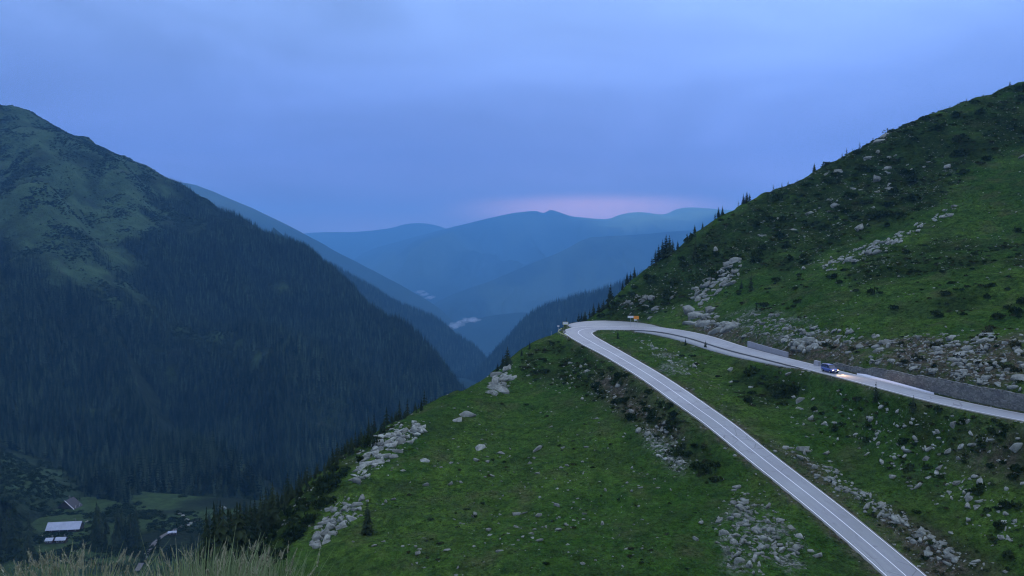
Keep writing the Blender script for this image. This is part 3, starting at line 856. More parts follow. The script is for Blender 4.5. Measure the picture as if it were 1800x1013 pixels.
def shrub_mesh(name, seed, mat, n=150, flat=.55):
    """low cushion of small leaf sprays over a lumpy dome"""
    r = random.Random(seed); V = []; F = []
    lobes = [(r.uniform(-.5, .5), r.uniform(-.5, .5), r.uniform(.38, .62)) for _ in range(5)]
    for i in range(n):
        lx_, ly2, lr = r.choice(lobes)
        a = r.uniform(0, 6.28); ph = math.acos(r.uniform(0.0, 1))
        d = Vector((math.sin(ph) * math.cos(a), math.sin(ph) * math.sin(a), math.cos(ph) * flat * 1.5))
        c = Vector((lx_, ly2, 0)) + d * lr * r.uniform(.75, 1.05)
        s = r.uniform(.09, .19)
        e1 = Vector((r.gauss(0, 1), r.gauss(0, 1), r.gauss(0, .6))).normalized(); up = (d + Vector((r.uniform(-.5, .5), r.uniform(-.5, .5), .4))).normalized()
        e2 = up
        n0 = len(V)
        V += [c - e1 * s, c + e1 * s, c + e1 * s * .5 + e2 * s * 1.5, c - e1 * s * .4 + e2 * s * 1.2]
        F.append((n0, n0 + 1, n0 + 2, n0 + 3))
    # woody core so that the middle is not see-through
    n0 = len(V); K = 8
    for k in range(K):
        a = 6.283 * k / K; V.append((.62 * math.cos(a), .62 * math.sin(a), -.12))
    for k in range(K):
        a = 6.283 * k / K; V.append((.42 * math.cos(a), .42 * math.sin(a), .30 * flat * 1.8))
    for k in range(K): F.append((n0 + k, n0 + (k + 1) % K, n0 + K + (k + 1) % K, n0 + K + k))
    F.append(tuple(n0 + K + k for k in range(K)))
    return mesh_from(name, V, F, mat, False, link=False)
SHRUBS = [shrub_mesh("juniper_foliage", 20 + i, M["shrub"], 150, .5 + .1 * i) for i in range(4)]
BROWNS = [shrub_mesh("heath_foliage", 40 + i, M["shrub_brown"], 120, .45) for i in range(2)]

def rock_mesh(seed):
    """angular boulder: the hull of a few random points, some of them in slabs"""
    r = np.random.default_rng(seed)
    n = int(r.integers(11, 18))
    p = r.normal(size=(n, 3)); p /= np.linalg.norm(p, axis=1)[:, None]
    p = np.sign(p) * np.abs(p) ** .75
    p *= r.uniform(.75, 1.05, (n, 1))
    p *= np.array([1.0, r.uniform(.6, .95), r.uniform(.5, .85)])
    bm = bmesh.new()
    for q in p: bm.verts.new(q)
    res = bmesh.ops.convex_hull(bm, input=bm.verts)
    bmesh.ops.delete(bm, geom=list({g for g in res["geom_interior"] + res["geom_unused"] if isinstance(g, bmesh.types.BMVert)}), context='VERTS')
    bmesh.ops.bevel(bm, geom=[e for e in bm.edges], offset=.05, segments=1, affect='EDGES', profile=.6)
    bmesh.ops.triangulate(bm, faces=bm.faces)
    bm.verts.index_update()
    co = np.array([v.co[:] for v in bm.verts]); f = np.array([[v.index for v in q.verts] for q in bm.faces]); bm.free()
    return co, f
ROCKS = [rock_mesh(300 + i) for i in range(14)]
ROCK_ME = [mesh_from("boulder", c, f, M["rock"], False, link=False) for c, f in ROCKS]

def tuft_mesh(name, seed, n=26, mat=None):
    r = random.Random(seed); V = []; F = []
    for i in range(n):
        a = r.uniform(0, 6.28); d = r.uniform(0, .55) ; ca_, sa__ = math.cos(a), math.sin(a)
        b = Vector((ca_ * d, sa__ * d, -.1)); le = r.uniform(.25, .5); ln = r.uniform(.5, 1.0)
        tip = b + Vector((ca_ * le * ln * 1.5, sa__ * le * ln * 1.5, ln * .30)); w = r.uniform(.07, .13); s_ = Vector((-sa__, ca_, 0)) * w
        mid = (b + tip) / 2 + Vector((0, 0, .16))
        n0 = len(V); V += [b - s_, b + s_, mid + s_ * .8, mid - s_ * .8, tip]
        F += [(n0, n0 + 1, n0 + 2, n0 + 3), (n0 + 3, n0 + 2, n0 + 4)]
    return mesh_from(name, V, F, mat or M["tuft"], False, link=False)

# instances of unlinked sources on a cloud of points ("stuff" only)
def scatter(name, pts, scales, sources, label, wide=None, norm_tilt=None):
    pts = np.asarray(pts, np.float32)
    me = bpy.data.meshes.new(name); me.vertices.add(len(pts)); me.vertices.foreach_set("co", pts.ravel())
    for nm, val in (("sz", scales), ("sw", wide if wide is not None else scales), ("rz", RNG.uniform(0, 6.28, len(pts))), ("tx", RNG.normal(0, .06, len(pts)))):
        a = me.attributes.new(nm, 'FLOAT', 'POINT'); a.data.foreach_set("value", np.asarray(val, np.float32))
    a = me.attributes.new("pick", 'INT', 'POINT'); a.data.foreach_set("value", RNG.integers(0, len(sources), len(pts)).astype(np.int32))
    o = link_obj(name, me)
    ng = bpy.data.node_groups.new(name + "_nodes", 'GeometryNodeTree')
    ng.interface.new_socket("Geometry", in_out='INPUT', socket_type='NodeSocketGeometry')
    ng.interface.new_socket("Geometry", in_out='OUTPUT', socket_type='NodeSocketGeometry')
    N, Lk = ng.nodes, ng.links
    gi = N.new("NodeGroupInput"); go = N.new("NodeGroupOutput"); ip = N.new("GeometryNodeInstanceOnPoints")
    g2 = N.new("GeometryNodeGeometryToInstance")
    for srcs in reversed(sources):
        oi = N.new("GeometryNodeObjectInfo"); oi.inputs["Object"].default_value = srcs
        try: oi.inputs["As Instance"].default_value = False
        except Exception: pass
        gti = N.new("GeometryNodeGeometryToInstance"); Lk.new(oi.outputs["Geometry"], gti.inputs[0])
        Lk.new(gti.outputs[0], g2.inputs[0]) if False else None
        jn = N.get("joiner") or N.new("GeometryNodeJoinGeometry"); jn.name = "joiner"
        Lk.new(gti.outputs[0], jn.inputs[0])
    def at_(nm, ty='FLOAT'):
        q = N.new("GeometryNodeInputNamedAttribute"); q.data_type = ty; q.inputs["Name"].default_value = nm
        return q.outputs["Attribute"]
    Lk.new(gi.outputs[0], ip.inputs["Points"]); Lk.new(N["joiner"].outputs[0], ip.inputs["Instance"])
    ip.inputs["Pick Instance"].default_value = True
    Lk.new(at_("pick", 'INT'), ip.inputs["Instance Index"])
    cs = N.new("ShaderNodeCombineXYZ"); sw = at_("sw"); Lk.new(sw, cs.inputs[0]); Lk.new(sw, cs.inputs[1]); Lk.new(at_("sz"), cs.inputs[2])
    Lk.new(cs.outputs[0], ip.inputs["Scale"])
    cr_ = N.new("ShaderNodeCombineXYZ"); Lk.new(at_("tx"), cr_.inputs[0]); Lk.new(at_("rz"), cr_.inputs[2])
    Lk.new(cr_.outputs[0], ip.inputs["Rotation"])
    Lk.new(ip.outputs[0], go.inputs[0])
    md = o.modifiers.new("scatter", 'NODES'); md.node_group = ng
    tag(o, label, kind="stuff")
    return o
def source(name, me):
    return bpy.data.objects.new(name, me)

# ------------------------------------------------------------------ forest on the left mountain and the spurs behind
def far_tree_mesh(name, seed):
    me = conifer_mesh(name, seed, 9, 6, .17, .35, .05); me.materials.clear(); me.materials.append(M["conifer_far"]); return me
FT = [source("forest_tree", far_tree_mesh("forest_tree", 60 + i)) for i in range(4)]
n = 170000
px = RNG.uniform(-1500, 120, n); py = RNG.uniform(560, 1950, n)
pz = bil(LZ, lx[0], ly_[0], LS, px, py)
op = bil(open_, lx[0], ly_[0], LS, px, py)
uu, v_ = project(px, py, pz)
keep = (uu > -60) & (uu < 900) & (v_ < 930) & (pz > valley_z(px, py) - 2)
keep &= RNG.random(n) > np.clip(op * 1.05, 0, .945)
keep &= fbm(px, py, 45, 4, 221) < .42 + .2 * RNG.random(n)
# hide nothing: only skip the far side of the crest
keep &= (bil(dcrest, lx[0], ly_[0], LS, px, py) < 60) | (bil(LZ, lx[0], ly_[0], LS, px, py - 15) < pz + 4)
px, py, pz, op = px[keep], py[keep], pz[keep], op[keep]
hh = (11 + 9 * RNG.random(len(px)) ** 1.5 + 5 * fbm(px, py, 60, 3, 77)) * (1 - .62 * np.clip(op * 1.6, 0, 1))
hh *= 1 - .35 * smooth(60, 260, pz)
scatter("conifer_forest", np.stack([px, py, pz - .6], 1), hh, FT, "dense dark conifer forest covering the mountain across the valley", wide=hh * RNG.uniform(.8, 1.25, len(px)))
# low scrub on the open upper slopes
n = 150000
px = RNG.uniform(-1500, -300, n); py = RNG.uniform(950, 1950, n)
pz = bil(LZ, lx[0], ly_[0], LS, px, py); op = bil(open_, lx[0], ly_[0], LS, px, py)
keep = (op > .25) & (fbm(px, py, 34, 5, 78) - .5 * bil(RIBS, lx[0], ly_[0], LS, px, py) + .18 * RNG.normal(size=n) > -.12)
px, py, pz = px[keep], py[keep], pz[keep]
M["scrub_far"] = m_leaf("scrub_leaves", (0.010, 0.022, 0.010), (0.022, 0.038, 0.016))
SS = [source("scrub", shrub_mesh("scrub", 90 + i_, M["scrub_far"], 60, .6)) for i_ in range(3)]
s_ = RNG.uniform(1.2, 3.4, len(px))
scatter("mountain_scrub", np.stack([px, py, pz], 1), s_ * .9, SS, "low scrub dotted over the open upper slopes of the forested mountain", wide=s_)
def ridge_forest(name, label, X, Y, Z, cnt, hmin, hmax, seed):
    r = np.random.default_rng(seed)
    a = r.uniform(0, X.shape[0] - 1.01, cnt); b = r.uniform(0, X.shape[1] - 1.01, cnt)
    i, j = a.astype(int), b.astype(int); fa, fb = a - i, b - j
    def q(A): return (A[i, j] * (1 - fa) + A[i + 1, j] * fa) * (1 - fb) + (A[i, j + 1] * (1 - fa) + A[i + 1, j + 1] * fa) * fb
    p = np.stack([q(X), q(Y), q(Z) - 1], 1)
    u, v = project(p[:, 0], p[:, 1], p[:, 2])
    k = (u > 500) & (u < 1200) & (v < 760)
    p = p[k]; h = r.uniform(hmin, hmax, len(p))
    scatter(name, p, h, FT, label, wide=h * r.uniform(.9, 1.4, len(p)))
ridge_forest("spur_forest", "blue hazy forest on the spur beyond the forested mountain", BX, BY, BZ, 30000, 16, 30, 5)
ridge_forest("spur_forest", "dark blue forest on the spur behind the hairpin", RX, RY, RZ, 30000, 16, 30, 6)

# ------------------------------------------------------------------ trees one can tell apart
def put_tree(u, v, h, label, group=None, kinds=CROWNS, sink=.3, **kw):
    x, y, z = cast([u], [v])
    if np.isnan(y[0]): return None
    return tree((float(x[0]), float(y[0]), float(z[0]) - sink), h, label, group, kinds, **kw)
def put_tree_ridge(u, h, label, group=None, back=2.0, kinds=SPARSE, **kw):
    """on the skyline of the right-hand hill: highest visible point of that column"""
    best = None
    for D in np.arange(300, 440, .5):
        a, b = ray(u, 0); x = float(a) * D
        zz_ = float(h_at(x, D)); pu, pv = project(x, D, zz_)
        if best is None or pv < best[0]: best = (pv, x, D, zz_)
    kw.setdefault('wide', 1.4)
    return tree((best[1], best[2], best[3] - .25), h * .72, label, group, kinds, **kw)
SKY = [(1780, 3.6, "small bare-looking conifer near the top right of the hill's skyline"), (1704, 2.6, "tiny conifer on the skyline left of the topmost small conifer"),
       (1675, 2.2, "very small lone conifer on the bare upper skyline"), (1734, 1.7, None), (1751, 1.7, None), (1760, 1.5, None), (1692, 1.6, None), (1714, 1.5, None),
       (1517, 5.2, "tallest thin conifer on the middle of the hill's skyline"), (1494, 5.0, "thin conifer just left of the tallest skyline conifer"), (1486, 3.2, None), (1540, 3.2, "slim conifer beside the dark skyline outcrop"), (1504, 2.0, None),
       (1437, 6.0, "lone leaning conifer on the skyline left of the pale slabs"), (1452, 2.6, None), (1407, 2.2, None), (1391, 3.4, None), (1380, 3.8, "slender conifer on the lower middle skyline"), (1365, 4.2, "twin-topped conifer low on the skyline"),
       (1318, 8.0, "tall dark conifer in the skyline clump right of the far mountains"), (1312, 6.8, "shorter dark conifer in the skyline clump right of the far mountains"), (1323, 6.0, None), (1303, 4.0, None)]
SEED = {1734: "tiny seedling left of a pair of seedlings on the bare upper skyline", 1751: "left seedling of the pair on the bare upper skyline", 1760: "right seedling of the pair on the bare upper skyline", 1692: "tiny seedling right of the lone small upper conifer",
        1714: "tiny seedling just right of the second-highest small conifer", 1486: "low bushy conifer left of the middle skyline pair", 1504: "tiny seedling between the two middle skyline conifers", 1452: "tiny seedling right of the leaning skyline conifer",
        1407: "tiny seedling left of the leaning skyline conifer", 1391: "thin conifer between two others on the lower middle skyline", 1323: "rightmost conifer of the dark skyline clump by the far mountains", 1303: "leftmost and lowest conifer of the skyline clump by the far mountains"}
for u, h, lab in SKY:
    put_tree_ridge(u, h, lab or SEED[u], "small conifers along the right hill's skyline", kinds=CROWNS if h > 5.5 else SPARSE, name="skyline_conifer", wide=1.5)
for u, h in ((1275, 6), (1268, 7), (1262, 5), (1240, 5), (1226, 6), (1213, 4), (1196, 6)):
    put_tree_ridge(u, h, {1275: "rightmost of the short spruces strung along the lower skyline", 1268: "tallest of the short spruces strung along the lower skyline", 1262: "short spruce directly left of the tallest short skyline spruce", 1240: "lone short spruce midway along the lower skyline", 1226: "short spruce left of the lone one midway along the lower skyline", 1213: "smallest of the short spruces strung along the lower skyline", 1196: "short spruce just right of the tight tall spruce clump"}[u], "spruces on the lower skyline", kinds=CROWNS)
for u, h in ((1187, 9), (1181, 12), (1175, 13), (1169, 11.5), (1162, 10), (1156, 8), (1150, 6)):
    put_tree_ridge(u, h, {1187: "rightmost spruce of the tight tall clump on the skyline", 1181: "second spruce from the right in the tight tall clump", 1175: "tallest spruce in the middle of the tight tall clump", 1169: "spruce directly left of the tallest in the tight clump", 1162: "third spruce from the left in the tight tall clump", 1156: "second spruce from the left in the tight tall clump", 1150: "smallest spruce at the left end of the tight tall clump"}[u], "tight clump of tall spruces on the skyline", kinds=CROWNS)
for u, h in ((1119, 7.5), (1112, 6.5), (1106, 8), (1098, 5)):
    put_tree_ridge(u, h, {1119: "rightmost of the four spruces between tall clump and bend", 1112: "second from right of the four spruces between clump and bend", 1106: "tallest of the four spruces between tall clump and bend", 1098: "leftmost and lowest of the four spruces between clump and bend"}[u], "spruces low on the skyline", kinds=CROWNS)
put_tree_ridge(1076, 11, "broad dark spruce standing alone just above the bend", kinds=[CROWNS[2]])
for u, h in ((1060, 5), (1052, 4.5), (1043, 5.5), (1036, 4.5), (1028, 5.5), (1022, 5), (1017, 6), (1068, 4)):
    x, D = (u - 900) / FPX * 336, 334
    tree((x, D, float(h_at(x, D)) - .3), h, "low dark spruce in the thicket behind the bend's lay-by", "thicket behind the lay-by", name="spruce_tree", wide=1.5)
# beyond the bend and on the rocky rim
def rim_tree(u, vtop, D, h, label, group=None, wide=1.0, kinds=CROWNS):
    a, b = ray(u, vtop); x = float(a) * D
    z = float(b) * D - h
    zg = float(h_at(x, D))
    hh_ = float(b) * D - zg
    if hh_ < 2: hh_ = h
    tree((x, D, zg - .3), min(hh_, h * 1.6), label, group, kinds, wide=wide)
def down_rim(u, vtop, off, h, label, group=None, wide=1.0, kinds=CROWNS, k=None):
    """a tree rooted on the slope that falls away behind the rim; off metres down from it"""
    vs = [q[1] for q in EDGE]; us = [q[0] for q in EDGE]; ds = [q[2] for q in EDGE]
    D = float(np.interp(-u, [-q for q in us], ds)) + off
    a, b = ray(u, vtop); x = float(a) * D; top = float(b) * D; zg = float(h_at(x, D))
    return tree((x, D, zg - .3), max(3.0, top - zg), label, group, kinds, wide=wide)
down_rim(892, 606, 9, 12, "full dark spruce standing on the rocky rim left of the bend", kinds=[CROWNS[2]], wide=1.5)
down_rim(884, 622, 8, 9, "lower dark spruce left of the full rim spruce", wide=1.5, kinds=[CROWNS[0]])
down_rim(875, 636, 8, 7, "smallest dark spruce beside the full rim spruce", wide=1.5)
down_rim(931, 598, 7, 6, "slim dark spruce on the rim nearest the bend", kinds=[CROWNS[1]], wide=1.3)
down_rim(917, 616, 6, 4, "small shrubby spruce on the rim between two taller ones", wide=1.5)
tx_, td_ = (996 - 900) / FPX * 322, 322
tree((tx_, td_, float(h_at(tx_, td_)) - .3), 7, "small reddish dark spruce behind the yellow sign", wide=1.1)
BELT = [(770, 688), (762, 684), (753, 686), (745, 690), (736, 694), (728, 700), (719, 703), (710, 708), (701, 712), (692, 716), (684, 712), (676, 722), (667, 730), (658, 728), (650, 738), (641, 744), (633, 750),
        (624, 758), (616, 768), (607, 762), (598, 776), (590, 782), (582, 790), (574, 800), (566, 806), (558, 812), (549, 818), (541, 812), (533, 826), (525, 832), (516, 838), (508, 832), (500, 846), (491, 852), (483, 856), (475, 848), (466, 860),
        (458, 866), (450, 872), (441, 868), (432, 876), (424, 880), (416, 876), (408, 884), (399, 888), (391, 880), (383, 892), (374, 886), (366, 896)]
for (u, v) in BELT:
    for k in range(3):
        off = random.uniform(5, 60) if k else random.uniform(4, 14)
        u_ = u + random.uniform(-5, 5)
        vt = v + random.uniform(-5, 16) + (12 if k == 0 else 0)
        D = float(np.interp(-u_, [-q[0] for q in EDGE], [q[2] for q in EDGE])) + off
        a, b = ray(u_, vt); x = float(a) * D; zg = float(h_at(x, D)); h_ = float(b) * D - zg
        if h_ < 2.0 or h_ > 26: continue
        tree((x, D, zg - .3), h_, *(("dark spruce in the belt above the upper rock band of the rim", "spruce belt above the upper rock band") if u > 690 else ("dark spruce in the belt beside the upper rock band of the rim", "spruce belt beside the upper rock band") if u > 590 else ("dark spruce in the belt between the upper and lower rock bands", "spruce belt between the rock bands") if u > 500 else ("dark spruce at the belt's foot left of the lower rock band", "spruce belt left of the lower rock band")), wide=random.uniform(.9, 1.3))
put_tree(646, 940, 6.6, "lone dark spruce standing in the meadow beside the lower rocks", kinds=[CROWNS[0]], wide=1.2)
for u, v, h, lab in ((1539, 712, 4.5, "small dark spruce on the bank below the blue car"), (1605, 725, 3.2, "stubby dark spruce on the bank right of the small bank spruce"), (1205, 607, 2.8, "tiny spruce on the inner bank right of the other tiny one"),
                     (1240, 612, 2.8, "tiny lone spruce on the inner bank nearest the concrete barrier"), (1086, 596, 3.4, "small dark spruce on the grass inside the bend"), (1320, 512, 7.0, "dark spruce with a broad skirt on the green slope"),
                     (1303, 508, 3.6, "short spruce left of the broad-skirted one"), (1330, 545, 3.0, "small round dark spruce low on the green slope"), (1222, 455, 8.5, "pale-stemmed tall spruce on the heathy hillside")):
    put_tree(u, v, h, lab, wide=1.3)
# valley floor trees
def valley_tree(u, vb, h, label, group, wide=1.1):
    D = 560.0
    for _ in range(30):
        a, b = ray(u, vb); D = float(np.clip(D + (float(vz_at(float(a) * D, D)[0]) / float(b) - D) * .6, 260, 800))
    a, b = ray(u, vb)
    tree((float(a) * D, D, float(vz_at(float(a) * D, D)[0]) - .3), h, label, group, wide=wide)
for k in range(26):
    u = random.uniform(166, 246); vb = random.uniform(930, 968)
    valley_tree(u, vb, random.uniform(11, 21) * (1.25 if abs(u - 178) < 8 else 1), "dark conifer in the small grove right of the long-roofed cabin", "grove beside the cabins")
for k in range(30):
    u = random.uniform(-30, 52); vb = random.uniform(880, 1010)
    valley_tree(u, vb, random.uniform(12, 24), "dark conifer in the stand left of the cabins", "conifer stand at the left edge", 1.2)
for k in range(22):
    u = random.uniform(362, 440); vb = random.uniform(905, 960)
    valley_tree(u, vb, random.uniform(9, 18), "dark conifer at the right end of the valley meadow", "conifers at the meadow's right end", 1.2)
for k in range(16):
    u = random.uniform(196, 345); vb = random.uniform(950, 1004)
    valley_tree(u, vb, random.uniform(5, 11), "low dark conifer among the rough ground beside the valley track", "low conifers by the track", 1.3)
for k in range(12):
    u = random.uniform(60, 130); vb = random.uniform(838, 876)
    valley_tree(u, vb, random.uniform(5, 9), "small bushy conifer on the slope above the gabled shed", "bushy conifers above the shed", 1.5)

n = 16000
px = RNG.uniform(-520, -120, n); py = RNG.uniform(440, 740, n)
k = (fbm(px, py, 26, 4, 401) > .02 + .5 * smooth(545, 575, py) * smooth(-360, -320, px))
px, py = px[k], py[k]; bs = RNG.uniform(.5, 2.4, len(px)) ** 1.2
scatter("valley_scrub", np.stack([px, py, np.maximum(vz_at(px, py), bil(LZ, lx[0], ly_[0], LS, px, py))], 1), bs, SS, "dark scrub roughening the valley floor", wide=bs * 1.2)
# ------------------------------------------------------------------ rocks
def plural(lab):
    w = lab.split(" ")
    for i, x in enumerate(w):
        if x in ("slab", "boulder", "stone", "rock", "block", "shrub"):
            w[i] = x + "s"; break
    return " ".join(w)
REGIONS = [  # polygon, count, min, max, elongation, label
    ("pale slab among the tilted slabs on the rim below the bend", [(845, 690), (872, 652), (905, 640), (905, 655), (895, 690), (862, 700)], 80, .4, 2.3, 1.5),
    ("pale boulder in the upper rock band along the meadow's rim", [(695, 742), (755, 738), (760, 755), (740, 770), (690, 812), (640, 850), (612, 850), (625, 800)], 260, .25, 1.7, 1.2),
    ("pale boulder in the lower rock band along the meadow's rim", [(598, 868), (655, 878), (640, 905), (560, 968), (528, 972), (552, 930)], 170, .25, 1.5, 1.2),
    ("weathered stone scattered on the meadow under the lower road", [(560, 1000), (650, 850), (740, 760), (900, 700), (1040, 720), (1160, 800), (1240, 900), (1230, 1010)], 260, .18, .85, 1.2),
    ("pale rock in the boulder field beside the lower road", [(1213, 915), (1250, 905), (1290, 850), (1350, 870), (1400, 920), (1440, 990), (1420, 1013), (1285, 1013), (1262, 950)], 420, .18, 1.0, 1.1),
    ("small stone in the gully through the lower meadow", [(1100, 735), (1150, 755), (1210, 800), (1200, 845), (1165, 820), (1150, 785)], 110, .25, .7, 1.1),
    ("grey stone among the dark shrubs below the lower road", [(980, 620), (1060, 640), (1200, 760), (1260, 850), (1150, 790), (1040, 700), (950, 665), (900, 670)], 110, .35, 1.1, 1.2),
    ("pale stone in the ditch right of the lower road", [(1330, 755), (1420, 790), (1560, 880), (1660, 960), (1760, 1013), (1650, 1000), (1500, 880), (1400, 820)], 330, .18, .95, 1.2),
    ("whitish stone on the green bank between the two roads", [(1140, 600), (1400, 665), (1800, 755), (1800, 1000), (1650, 900), (1450, 770), (1300, 700)], 340, .2, .95, 1.2),
    ("small pale stone on the inner bank of the bend", [(1090, 588), (1150, 590), (1240, 640), (1220, 670), (1150, 632)], 70, .4, 1.1, 1.2),
    ("big grey outcrop block beside the upper road", [(1190, 545), (1235, 535), (1300, 575), (1300, 598), (1270, 600), (1205, 572)], 60, 1.3, 3.6, 1.3),
    ("pale boulder in the rock streak climbing above the bend", [(1195, 540), (1215, 510), (1285, 455), (1308, 460), (1300, 492), (1240, 535)], 110, .7, 2.2, 1.3),
    ("small stone in the scree above the concrete barrier", [(1290, 545), (1380, 555), (1430, 590), (1370, 600), (1300, 590)], 150, .35, 1.1, 1.1),
    ("white boulder in the heap at the stone wall's left end", [(1365, 590), (1472, 600), (1440, 622), (1380, 616)], 40, .8, 2.0, 1.3),
    ("pale stone on the bare slope above the stone wall", [(1590, 610), (1640, 590), (1700, 585), (1800, 580), (1800, 690), (1720, 682), (1620, 655)], 170, .35, 1.3, 1.2),
    ("broken grey rock in the long cut bank above the upper road", [(1190, 555), (1300, 560), (1430, 575), (1600, 590), (1800, 575), (1800, 640), (1620, 640), (1460, 612), (1360, 600), (1290, 596), (1215, 578)], 300, .3, 1.5, 1.3),
    ("grey stone spilled over the stone wall's top", [(1450, 612), (1560, 632), (1700, 655), (1800, 672), (1800, 690), (1700, 672), (1560, 645), (1450, 628)], 110, .25, 1.0, 1.2),
    ("pale stone in the long streak across the right hill", [(1390, 475), (1500, 438), (1600, 398), (1690, 352), (1700, 366), (1610, 420), (1500, 468), (1420, 490)], 150, .6, 1.9, 1.3),
    ("grey rock half buried in the dark upper hillside", [(1260, 460), (1310, 390), (1450, 310), (1560, 245), (1640, 280), (1620, 350), (1500, 420), (1380, 450)], 70, .7, 2.2, 1.4),
    ("pale rock on the slope just above the bend", [(1075, 545), (1110, 520), (1200, 505), (1190, 560), (1100, 565)], 60, .6, 1.8, 1.3),
]
SPECIAL = [  # u, v, size, label
    (1548, 248, 3.6, "dark outcrop on the skyline of the right hill"), (1556, 240, 2.8, "upper block of the dark skyline outcrop"), (1492, 345, 2.8, "largest grey rock on the dark part of the right hill"), (1540, 316, 2.6, "grey rock group's biggest block right of the hill's middle"),
    (1472, 302, 1.9, "flat pale slab just under the skyline"), (1455, 307, 1.9, "long flat pale slab lower left of its neighbour under the skyline"), (1525, 278, 2.0, "grey slab below the skyline outcrop"), (1545, 267, 1.6, "small pale slab below the skyline outcrop"),
    (1666, 294, 2.0, "lone grey boulder in a dark hollow on the right hill"), (1795, 276, 1.8, "grey boulder at the right edge of the upper hill"), (1632, 286, 0.8, "tiny white stone high on the right hill"),
    (1260, 437, 1.9, "rounded grey boulder on the heathy slope"), (1290, 462, 2.6, "leaning slab at the top of the rock streak"), (1085, 563, 2.6, "long pale boulder beside the lay-by"), (1098, 566, 1.6, "pale boulder right of the long one by the lay-by"),
    (1474, 670, 2.1, "dark grey block at the road edge below the blue car"), (1424, 735, 1.5, "pale boulder on the bank below the concrete block"), (1405, 708, 1.3, "pale pointed boulder on the bank"), (1387, 658, 1.0, "whitish boulder near the upper road's edge"), (1527, 739, .75, "square whitish block on the bank"),
    (1724, 853, 1.0, "white domed boulder on the green bank at right"), (1682, 853, .8, "low pale boulder left of the white domed one"), (1653, 825, .9, "pale tilted boulder on the bank"), (1667, 799, .8, "flat bluish stone on the bank"), (1790, 796, 1.3, "grey boulder at the right edge of the bank"),
    (1412, 792, 1.5, "long flat slab in the ditch"), (1453, 797, .8, "pale slab right of the long one in the ditch"), (1484, 860, .9, "bright stone in the ditch by the lower road"), (1270, 940, 1.0, "pale rounded rock left of the boulder field"), (1262, 955, .6, "pear-shaped pale rock left of the boulder field"),
    (1060, 923, .9, "lone pale rock in the middle of the meadow"), (1023, 992, .6, "square pale stone low in the meadow"), (843, 790, 1.5, "grey boulder with a dark bush in the meadow"), (883, 796, 1.1, "grey boulder right of the bush boulder"), (945, 791, 1.4, "flat grey boulder high in the meadow"),
    (743, 811, 1.5, "long grey slab on the meadow's left"), (820, 732, 2.0, "flat grey slab near the top of the meadow"), (806, 740, 1.4, "low dark slab under the flat one in the meadow"), (786, 968, .8, "pale rock pair's left stone low in the meadow"), (899, 959, .9, "pale oval rock low in the meadow"), (908, 905, .9, "pale stone at the meadow's centre"),
    (880, 688, 2.6, "long tilted slab at the rim rocks' right end"), (1438, 976, 1.0, "white pointed rock beside the lower road's shrub"), (1240, 570, 3.4, "largest grey outcrop block above the upper road"), (1222, 558, 3.6, "slanting grey outcrop slab above the upper road"), (1278, 580, 3.0, "rounded grey outcrop block left of the barrier"),
]
cand = []
for ri, (lab, poly, cnt, s0, s1, el) in enumerate(REGIONS):
    pu = np.array([q[0] for q in poly]); pv = np.array([q[1] for q in poly])
    u = RNG.uniform(pu.min(), pu.max(), cnt * 14); v = RNG.uniform(pv.min(), pv.max(), cnt * 14)
    k = in_poly(u, v, poly)
    u, v = u[k][:cnt], v[k][:cnt]
    # cluster a little: pull part of the stones towards a few centres
    nc = max(3, len(u) // 14); ci = RNG.integers(0, nc, len(u)); pull = RNG.random(len(u)) ** 1.5 * (.35 if s1 > 2 else .7)
    u = u + (u[ci] - u) * pull; v = v + (v[ci] - v) * pull
    x, y, z = cast(u, v)
    sz = .75 * s0 + (s1 * 1.1 - .75 * s0) * RNG.random(len(u)) ** 3.2
    for i in range(len(u)):
        if np.isnan(y[i]): continue
        cand.append((x[i], y[i], z[i], sz[i], el, ri, lab, None))
for u, v, s, lab in SPECIAL:
    x, y, z = cast([u], [v])
    if not np.isnan(y[0]): cand.append((x[0], y[0], z[0], s, 1.35, -1, lab, 1))
def place(lab, lo, hi, u):
    t = (u - lo) / max(1.0, hi - lo)
    return lab + (", left end" if t < .34 else ", middle part" if t < .67 else ", right end")
ca_ = np.array([(c[0], c[1], c[2], c[3]) for c in cand])
cu_, _cv = project(ca_[:, 0], ca_[:, 1], ca_[:, 2])
rd_, ri_ = road_dist(ca_[:, 0], ca_[:, 1])
sd = (ca_[:, 0] - RD[ri_, 0]) * nrm[ri_, 0] + (ca_[:, 1] - RD[ri_, 1]) * nrm[ri_, 1]
lim = RD[ri_, 3] + np.where(sd < 0, shoulder[ri_], layby[ri_]) + .5 + ca_[:, 3] * .95
ok = rd_ > lim
score = ca_[:, 3] / ca_[:, 1] + np.array([10.0 if c[7] else 0 for c in cand])
score[~ok] = -1
order = np.argsort(-score)
solo = set(order[:300].tolist())
nr_ = n_at(ca_[:, 0], ca_[:, 1])
rest = {}
